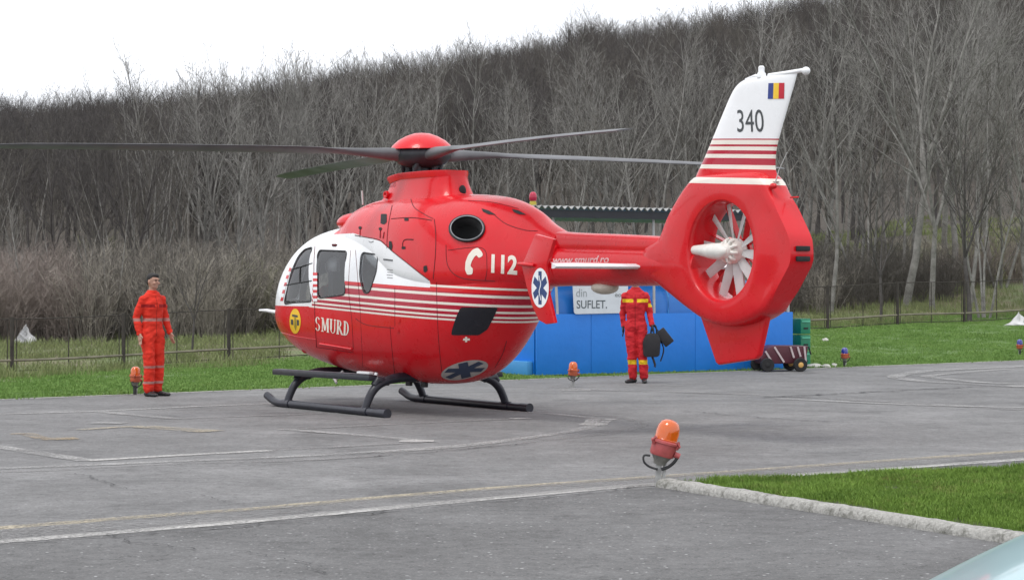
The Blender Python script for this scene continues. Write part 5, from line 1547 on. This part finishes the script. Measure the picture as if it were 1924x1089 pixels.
def lamp(p, H, tilt, glass, cast, label, rz=0.0, dark_post=False):
    o = empty('field_lamp', (p.x, p.y, 0), rz, label=label, cat='lamp', group='lamps round the landing pad'); s_ = H / 0.5; o.scale = (s_, s_, s_)
    ps = MB().box((-0.012, 0, 0.095), (0.048, 0.05, 0.21)).build('post', m_rubber if dark_post else m_lpost, o, bevel=0.004)
    MB().box((0.032, -0.004, 0.09), (0.026, 0.03, 0.20), Matrix.Rotation(R(6), 3, 'Y')).build('post_plate', m_lpost, ps, bevel=0.003)
    Rt = Matrix.Rotation(R(tilt), 3, 'Y'); piv = Vector((0, 0, 0.15))
    def T3(mb):
        mb.v = [tuple(piv + Vector((0, 0, 0.045)) + Rt @ Vector((v[0] * 1.1, v[1] * 1.1, v[2] - piv.z))) for v in mb.v]; return mb
    T3(MB().lathe([(0.0001, 0.125), (0.045, 0.13), (0.050, 0.16), (0.078, 0.205), (0.0001, 0.206)], 20)).build('bracket', m_lgrey, o, sm=40)
    bd = T3(MB().lathe([(0.0001, 0.20), (0.082, 0.20), (0.092, 0.215), (0.094, 0.30), (0.105, 0.305), (0.105, 0.322), (0.088, 0.33), (0.0001, 0.33)], 26)).build('body', cast, o, sm=40)
    for a in (100, 215, 330):
        q = R(a); T3(MB().tube([(math.cos(q) * 0.10, math.sin(q) * 0.10, 0.285), (math.cos(q) * 0.118, math.sin(q) * 0.118, 0.31), (math.cos(q) * 0.10, math.sin(q) * 0.10, 0.345)], 0.013, 8)).build('clip', cast, bd, sm=50)
    T3(MB().tube([(0.085, -0.03, 0.24), (0.125, -0.03, 0.235)], 0.026, 10)).build('cable_gland', cast, bd, sm=40)
    T3(MB().lathe([(0.084, 0.325), (0.086, 0.40), (0.080, 0.445), (0.064, 0.478), (0.038, 0.496), (0.0001, 0.502)], 28)).build('dome', glass, o, sm=60)
    for z_, r_ in ((0.338, 0.0872),):
        T3(MB().lathe([(r_ - 0.002, z_ - 0.004), (r_ + 0.0006, z_), (r_ - 0.002, z_ + 0.004)], 28)).build('glass_rib', glass, bd, sm=60)
    MB().tube(spline([(0.13, -0.03, 0.265), (0.14, -0.04, 0.245), (0.11, -0.04, 0.195), (0.06, -0.03, 0.155), (0.01, -0.035, 0.14)], 16), 0.013, 8).build('cable', m_rubber, o, sm=50)
    MB().tube(spline([(-0.08, -0.03, 0.25), (-0.13, -0.03, 0.25), (-0.13, -0.035, 0.20), (-0.085, -0.03, 0.16), (-0.02, -0.035, 0.14)], 16), 0.009, 8).build('cable', m_rubber, o, sm=50)
    return o
lamp(g(1240, 913), 0.49, 15, m_orange, m_lred, 'large tilted orange lamp on a short post at the kerb end')
lamp(g(1076, 727), 0.36, 3, m_orange, m_lor, 'orange lamp standing on the tarmac in front of the blue shelter', 0.5)
lamp(g(254, 741), 0.37, 2, m_orange, m_lor, 'orange lamp at the grass edge behind the man in orange', 1.0, True)
lamp(g(1587, 689), 0.34, 0, m_bluel, m_lor, 'blue-domed lamp at the grass edge right of the trolley', 0.2, True)
lamp(g(1916, 669), 0.34, 0, m_bluel, m_lor, 'blue-domed lamp at the far right edge of the grass', 2.0, True)
# ================================================================== PEOPLE
def voxel_body(name, blobs, voxel, mat, parent, sm_it=4, fold=0.0, seed=0):
    """blobs: ((x,y,z),(rx,ry,rz)) ellipsoids, closely spaced, fused to one continuous skin"""
    mb = MB()
    for c, r in blobs: mb.ell(c, r, 14, 10)
    me = bpy.data.meshes.new(name); me.from_pydata([tuple(v) for v in mb.v], [], mb.f)
    o = bpy.data.objects.new('tmp', me); COL.objects.link(o)
    md = o.modifiers.new('r', 'REMESH'); md.mode = 'VOXEL'; md.voxel_size = voxel
    if sm_it: m2 = o.modifiers.new('s', 'SMOOTH'); m2.factor = 0.5; m2.iterations = sm_it
    bpy.context.view_layer.update(); dg = bpy.context.evaluated_depsgraph_get()
    res = bpy.data.meshes.new_from_object(o.evaluated_get(dg)); bpy.data.objects.remove(o)
    if fold:
        co = np.zeros(len(res.vertices) * 3); res.vertices.foreach_get('co', co); co = co.reshape(-1, 3)
        nr = np.zeros(len(res.vertices) * 3); res.vertex_normals.foreach_get('vector', nr); nr = nr.reshape(-1, 3)
        d = np.array([noise.noise(Vector((c[0] * 9 + seed, c[1] * 9, c[2] * 14))) + 0.6 * noise.noise(Vector((c[0] * 22, c[1] * 22 + seed, c[2] * 30))) for c in co])
        co += nr * (d * fold)[:, None]; res.vertices.foreach_set('co', co.ravel())
    res.name = name; res.materials.clear(); res.materials.append(mat); smooth(res, 180)
    return link(name, res, parent)
def chain(pts, n=10):
    """pts: rows (x, y, z, rx, ry) -> ellipsoids along the curve"""
    rows = spline(pts, n * (len(pts) - 1)); return [((r[0], r[1], r[2]), (r[3], r[4], (r[3] + r[4]) / 2)) for r in rows]
def hand(w, d, side_, fingers=0.085, curl=0.3, r=0.0085):
    """palm and five fingers hanging from wrist w along direction d"""
    w = Vector(w); d = Vector(d).normalized(); f = Vector((0, -1, 0)); f = (f - d * f.dot(d)).normalized(); s_ = d.cross(f) * side_
    B = []
    for t in np.linspace(0, 1, 5):
        for e in (-0.026, -0.009, 0.009, 0.026): p = w + d * (0.01 + 0.075 * t) + f * e; B.append((tuple(p), (0.016, 0.016, 0.016)))
    for i, (e, L) in enumerate(((0.030, 0.86), (0.010, 1.0), (-0.011, 0.94), (-0.031, 0.74))):
        p = w + d * 0.085 + f * e; dd = d
        for k in range(9):
            B.append((tuple(p), (r, r, r))); dd = (dd - s_ * curl * 0.12).normalized(); p = p + dd * (fingers * L / 9)
    p = w + d * 0.025 + f * 0.034; dd = (d * 0.6 + f * 0.75).normalized()
    for k in range(8): B.append((tuple(p), (r * 1.15,) * 3)); dd = (dd + d * 0.10).normalized(); p = p + dd * 0.008
    return B

def skin_mat(name): return plain(name, (0.42, 0.235, 0.17), 0.55, var=0.08)
m_skin = skin_mat('skin'); m_hair = plain('dark_hair', (0.012, 0.010, 0.010), 0.7); m_boot = plain('black_boot_leather', (0.02, 0.02, 0.022), 0.45); m_glove = plain('black_glove', (0.015, 0.015, 0.018), 0.6)
def suit_mat(name, c, bands, armx=None, zip_=True):
    m = Mat(name, 0.75, spec=0.25); x, y, z = m.xyz(); n = m.noise(7, 4); col = m.mix(n.ramp(0.3, 0.7), [v * 0.85 for v in c], c)
    for z0, z1, cc, cond in bands:
        k = z.inside(z0, z1)
        if cond == 'body': k = k * x.ab().lt(0.205)
        if cond == 'arm': k = k * x.gt(0.205)
        if cond == 'gap': k = k * x.ab().lt(0.205) * x.ab().gt(0.03)
        col = m.mix(k, col, cc)
    if zip_: col = m.mix(x.ab().lt(0.006) * z.inside(0.85, 1.42) * y.lt(0), col, [v * 0.5 for v in c])
    m.color(col); m.bump(m.noise(18, 4, 0.6), 0.35, 0.02)
    return m.m

def person(loc, rz, label, suit, J, head_yaw=0.0, gloves=False, voxel=0.011, hair=True, helmet=None, seat=False):
    o = empty('person', loc, rz, label=label, cat='person')
    hp = Vector(J['head']); Ry = Matrix.Rotation(head_yaw, 3, 'Z')
    def hd(x, y, z): v = Ry @ Vector((x, y, z)); return (hp.x + v.x, hp.y + v.y, hp.z + v.z)
    B = [(hd(0, 0.008, 0.02), (0.074, 0.092, 0.090)), (hd(0, 0.005, -0.02), (0.068, 0.085, 0.085)), (hd(0, -0.015, -0.065), (0.055, 0.065, 0.050)), (hd(0, -0.045, -0.088), (0.030, 0.030, 0.022)),
         (hd(0, -0.086, -0.005), (0.011, 0.016, 0.020)), (hd(0, -0.094, -0.022), (0.014, 0.016, 0.012)), (hd(0, -0.078, -0.052), (0.022, 0.012, 0.009)), (hd(0, -0.080, 0.028), (0.045, 0.014, 0.010))]
    for s_ in (-1, 1): B += [(hd(s_ * 0.076, 0.012, -0.01), (0.012, 0.020, 0.030)), (hd(s_ * 0.038, -0.066, -0.028), (0.024, 0.020, 0.022))]
    nb = Vector(J['neck']); B += chain([(nb.x, nb.y, nb.z - 0.03, 0.062, 0.060), (nb.x, nb.y, nb.z + 0.03, 0.055, 0.056), (hp.x, hp.y + 0.01, hp.z - 0.08, 0.052, 0.056)], 5)
    tor = J['torso']; B += chain([(x, y, z, rx * 0.86, ry * 0.86) for x, y, z, rx, ry in tor], 6)
    S_ = []; S_ += chain(tor, 7)
    hands = []
    for sd_, arm in ((1, J['armL']), (-1, J['armR'])):
        sh_, el, wr = [Vector(q) for q in arm]
        B += chain([(*sh_, 0.045, 0.045), (*((sh_ + el) / 2), 0.042, 0.042), (*el, 0.036, 0.036), (*((el + wr) / 2), 0.034, 0.032), (*wr, 0.024, 0.026)], 6)
        S_ += chain([(*sh_, 0.060, 0.066), (*((sh_ + el) / 2), 0.058, 0.060), (*el, 0.054, 0.054), (*((el + wr) / 2 ), 0.050, 0.050), (*(el.lerp(wr, 0.93)), 0.042, 0.042)], 7)
        S_ += [(tuple((nb + sh_) / 2 + Vector((0, 0, -0.015))), (0.085, 0.075, 0.045)), (tuple(nb.lerp(sh_, 0.25)), (0.075, 0.07, 0.042))]
        hb = hand(wr, wr - el, sd_); B += hb; hands.append(hb)
    for sd_, leg in ((1, J['legL']), (-1, J['legR'])):
        h_, k_, a_ = [Vector(q) for q in leg]
        B += chain([(*h_, 0.08, 0.085), (*((h_ + k_) / 2), 0.068, 0.072), (*k_, 0.052, 0.055), (*((k_ + a_) / 2), 0.048, 0.052), (*a_, 0.036, 0.040)], 6)
        S_ += chain([(*h_, 0.100, 0.11), (*((h_ + k_) / 2), 0.092, 0.098), (*k_, 0.080, 0.086), (*((k_ + a_) / 2), 0.076, 0.084), (*(k_.lerp(a_, 0.93)), 0.074, 0.084)], 8)
        fd = Vector((J.get('toe', {}).get(sd_, 0.15) * 1.0, -1, 0)).normalized()
        foot = [(tuple(a_ + fd * t + Vector((0, 0, -a_.z + zz))), (w_, w_ + 0.012, hh)) for t, zz, w_, hh in ((-0.05, 0.04, 0.038, 0.04), (0.0, 0.045, 0.042, 0.045), (0.05, 0.04, 0.044, 0.038), (0.10, 0.034, 0.046, 0.032), (0.15, 0.030, 0.044, 0.028), (0.18, 0.028, 0.036, 0.025))] if not seat else []
        B += [(c, tuple(x * 0.8 for x in r)) for c, r in foot]
        if foot:
            bt = foot + chain([(a_.x, a_.y, a_.z - 0.02, 0.048, 0.052), (a_.x, a_.y, a_.z + 0.10, 0.052, 0.058)], 5)
            voxel_body('boot', bt, voxel * 0.8, m_boot, o, 3)
    voxel_body('body', B, voxel * 0.62, m_skin, o, 2)
    voxel_body('jumpsuit', S_, voxel, suit, o, 5, 0.013, len(label))
    MB().lathe([(0.062, 0.0), (0.080, 0.015), (0.072, 0.045), (0.058, 0.05)], 20, (nb.x, nb.y + 0.005, nb.z - 0.015), None, 1.0, 0.95).build('collar', suit, o, sm=60)
    if hair and not helmet:
        hb = [(hd(0, 0.020, 0.045), (0.079, 0.090, 0.075)), (hd(0, 0.05, 0.0), (0.070, 0.062, 0.07)), (hd(0, -0.03, 0.075), (0.062, 0.055, 0.036))]
        voxel_body('hair', hb, 0.008, m_hair, o, 2)
        for s_ in (-1, 1):
            MB().ell(hd(s_ * 0.030, -0.083, 0.006), (0.010, 0.006, 0.006), 8, 6).build('eye', plain('eye', (0.02, 0.015, 0.012), 0.2), o, sm=80)
            MB().ell(hd(s_ * 0.032, -0.088, 0.024), (0.020, 0.007, 0.0045), 8, 6).build('eyebrow', m_hair, o, sm=80)
    if gloves:
        for hb in hands: voxel_body('glove', [(c, tuple(x * 1.25 for x in r)) for c, r in hb], 0.006, m_glove, o, 1)
    return o
GREY = (0.40, 0.17, 0.15)
suit1 = suit_mat('orange_red_jumpsuit', (0.70, 0.035, 0.018), [(1.06, 1.105, GREY, ''), (0.40, 0.435, (0.40, 0.16, 0.14), ''), (0.18, 0.215, (0.42, 0.20, 0.18), ''), (1.255, 1.30, (0.30, 0.01, 0.01), 'gap')])
J1 = dict(head=(0.005, -0.02, 1.625), neck=(0, 0.0, 1.465),
    torso=[(0, 0, 0.90, 0.165, 0.115), (0, 0, 1.00, 0.155, 0.115), (0, -0.005, 1.12, 0.15, 0.115), (0, -0.01, 1.27, 0.158, 0.12), (0, 0, 1.36, 0.135, 0.105), (0, 0, 1.41, 0.085, 0.08)],
    armL=((0.158, 0, 1.36), (0.222, 0.02, 1.12), (0.258, -0.06, 0.89)), armR=((-0.158, 0, 1.36), (-0.225, 0.05, 1.12), (-0.225, -0.02, 0.88)),
    legL=((0.085, 0, 0.88), (0.105, 0.0, 0.48), (0.10, 0.03, 0.09)), legR=((-0.085, 0, 0.88), (-0.088, -0.06, 0.48), (-0.075, -0.02, 0.09)), toe={1: 0.5, -1: 0.0})
pm = g(286, 744); 
man1 = person((pm.x, pm.y, 0), R(42), 'man in a plain orange-red jumpsuit standing at the grass edge, looking right', suit1, J1, head_yaw=R(12))
YEL = (0.75, 0.50, 0.02)
suit2 = suit_mat('red_banded_jumpsuit', (0.56, 0.022, 0.03), [(1.29, 1.345, YEL, 'gap'), (1.215, 1.275, YEL, 'arm'), (0.30, 0.37, YEL, '')])
J2 = dict(head=(0.0, -0.02, 1.66), neck=(0, 0.0, 1.50),
    torso=[(0.01, 0, 0.92, 0.165, 0.115), (0.01, 0, 1.02, 0.15, 0.115), (0, -0.005, 1.14, 0.155, 0.118), (0, -0.01, 1.29, 0.165, 0.125), (0, 0, 1.39, 0.14, 0.11), (0, 0, 1.44, 0.09, 0.085)],
    armL=((0.165, 0, 1.39), (0.225, 0.03, 1.14), (0.27, -0.06, 0.92)), armR=((-0.165, 0, 1.39), (-0.205, 0.06, 1.14), (-0.20, 0.05, 0.91)),
    legL=((0.09, 0, 0.92), (0.11, -0.03, 0.50), (0.14, 0.0, 0.09)), legR=((-0.08, 0, 0.92), (-0.06, -0.02, 0.50), (-0.04, 0.03, 0.09)), toe={1: 0.1, -1: -0.6})
pm2 = g(1194, 719)
man2 = person((pm2.x, pm2.y, 0), R(-6), 'crew member in red jumpsuit with yellow bands before the blue shelter', suit2, J2, head_yaw=R(-15), gloves=True)
# bags in his hand
bag = empty('helmet_bag', (pm2.x + 0.275, pm2.y - 0.12, 0), 0, label='black bag with hanging straps held by the crew member in red', cat='bag')
m_bag = plain('black_nylon', (0.014, 0.014, 0.017), 0.6, var=0.3)
mb = MB(); mb.prism(rounded([Vector(p) for p in [(-0.16, 0.42), (0.10, 0.42), (0.12, 0.70), (0.06, 0.80), (-0.10, 0.80), (-0.17, 0.68)]], 0.06), 0.14, lambda u, w, t: (u, -0.07 + t, w)); mb.build('bag_body', m_bag, bag, bevel=0.025)
MB().tube(spline([(-0.04, 0, 0.78), (-0.02, 0, 0.89), (0.02, 0, 0.93), (0.05, 0, 0.88), (0.06, 0, 0.78)], 14), 0.014, 8).build('carry_strap', m_bag, bag, sm=50)
MB().tube(spline([(0.08, 0.03, 0.75), (0.17, 0.03, 0.55), (0.12, 0.03, 0.35)], 12), 0.012, 6).build('loose_strap', m_bag, bag, sm=50)
MB().tube(spline([(-0.02, 0.0, 0.44), (0.03, 0.0, 0.30), (0.02, 0.0, 0.26)], 8), 0.02, 6).build('loose_strap', m_bag, bag, sm=50)
case = empty('document_case', (pm2.x + 0.46, pm2.y - 0.10, 0.735), 0, label='small black case hanging tilted beside the black bag', cat='case')
MB().box((0, 0, 0), (0.17, 0.06, 0.28), Matrix.Rotation(R(-38), 3, 'Y')).build('case_body', m_bag, case, bevel=0.02)
MB().tube(spline([(-0.10, 0, 0.10), (-0.16, 0, 0.17), (-0.17, 0, 0.20)], 8), 0.010, 6).build('carry_loop', m_bag, case, sm=50)
# pilot in the left seat
suit3 = suit_mat('pilot_suit', (0.50, 0.03, 0.03), [], zip_=False)
J3 = dict(head=(0, -0.06, 1.30), neck=(0, -0.02, 1.13),
    torso=[(0, 0, 0.62, 0.165, 0.13), (0, 0.01, 0.78, 0.155, 0.12), (0, 0.0, 0.95, 0.165, 0.12), (0, 0, 1.05, 0.15, 0.105), (0, 0, 1.09, 0.10, 0.085)],
    armL=((0.185, 0, 1.04), (0.25, -0.16, 0.84), (0.14, -0.40, 0.80)), armR=((-0.185, 0, 1.04), (-0.25, -0.16, 0.84), (-0.14, -0.40, 0.80)),
    legL=((0.09, -0.02, 0.60), (0.12, -0.45, 0.62), (0.12, -0.60, 0.25)), legR=((-0.09, -0.02, 0.60), (-0.12, -0.45, 0.62), (-0.12, -0.60, 0.25)))
seatp = HM @ Vector((1.48, 0.38, 0.47))
pilot = person(seatp, R(90) + HTH + R(90), 'pilot in a red suit and white helmet seated in the cockpit', suit3, J3, helmet=True, seat=True, gloves=False, voxel=0.014)
MB().ell((0, -0.05, 1.345), (0.125, 0.145, 0.125), 18, 12).build('helmet', m_white, pilot, sm=80)

# ================================================================== CAR (only its bonnet reaches into the picture)
CARS = [  # x from the nose, zbottom, ztop, halfwidth, zwidest, nl, nu
    (0.0, 0.32, 0.52, 0.55, 0.45, 2.5, 3.2), (0.06, 0.25, 0.60, 0.70, 0.48, 2.8, 3.2), (0.20, 0.20, 0.69, 0.79, 0.54, 3.2, 3.2), (0.45, 0.18, 0.83, 0.83, 0.58, 3.6, 3.2),
    (0.7, 0.17, 0.94, 0.84, 0.6, 4, 3.2), (0.95, 0.17, 1.0, 0.85, 0.6, 4, 3.2), (1.25, 0.17, 1.04, 0.85, 0.62, 4, 3.2), (2.4, 0.17, 1.05, 0.85, 0.64, 4, 3.2), (3.5, 0.18, 1.04, 0.83, 0.64, 4, 3.2), (3.9, 0.25, 0.98, 0.78, 0.62, 3.4, 3), (4.05, 0.34, 0.86, 0.66, 0.6, 2.8, 2.6)]
m_car = Mat('pale_aqua_car_paint', 0.28); m_car.color((0.27, 0.45, 0.48)); m_car.coat(0.5, 0.06); m_car = m_car.m
car = empty('parked_car', (0.965, 6.0, 0), R(-15), label='pale aqua car with only its bonnet edge showing at the bottom right corner', cat='car')
v, f = loft(CARS, 60, 48); MB().add(v, f).build('body', m_car, car, sm=40)
CAB = [(1.15, 0.95, 1.0, 0.66, 0.97, 2, 2), (1.5, 0.9, 1.22, 0.68, 1.0, 3, 3), (1.95, 0.9, 1.42, 0.66, 1.02, 3, 3.2), (2.5, 0.9, 1.47, 0.65, 1.02, 3, 3.4), (3.3, 0.9, 1.43, 0.64, 1.02, 3, 3.2), (3.8, 0.9, 1.2, 0.62, 1.0, 3, 3), (3.98, 0.9, 1.0, 0.6, 0.97, 2, 2)]
v, f = loft(CAB, 50, 40); MB().add(v, f).build('windows', plain('car_glass', (0.02, 0.025, 0.03), 0.06), car, sm=40)
v, f = loft([(1.9, 1.30, 1.42, 0.56, 1.36, 2, 2), (2.1, 1.30, 1.46, 0.60, 1.38, 2, 2.4), (2.9, 1.30, 1.485, 0.60, 1.38, 2, 2.4), (3.4, 1.28, 1.43, 0.56, 1.36, 2, 2.2)], 24, 32); MB().add(v, f).build('roof', m_car, car, sm=40)
for x_ in (0.72, 3.3):
    for s_ in (-1, 1):
        w = MB().lathe([(0.19, -0.1), (0.29, -0.1), (0.305, -0.07), (0.305, 0.07), (0.29, 0.1), (0.19, 0.1)], 28, (x_, s_ * 0.76, 0.305), Matrix.Rotation(R(90), 3, 'X')).build('wheel', m_tyre, car, sm=40)
        MB().lathe([(0.0001, 0.03), (0.05, 0.06), (0.19, 0.05), (0.195, 0.09), (0.195, -0.09), (0.0001, -0.03)], 20, (x_, s_ * 0.775, 0.305), Matrix.Rotation(R(90), 3, 'X')).build('rim', m_zinc, w, sm=40)
for s_ in (-1, 1):
    MB().ell((0.10, s_ * 0.56, 0.53), (0.09, 0.14, 0.06), 18, 10).build('headlight', plain('headlight_glass', (0.6, 0.62, 0.65), 0.08), car, sm=80)
MB().box((0.02, 0, 0.46), (0.06, 0.75, 0.14)).build('grille', m_dark, car, bevel=0.02)
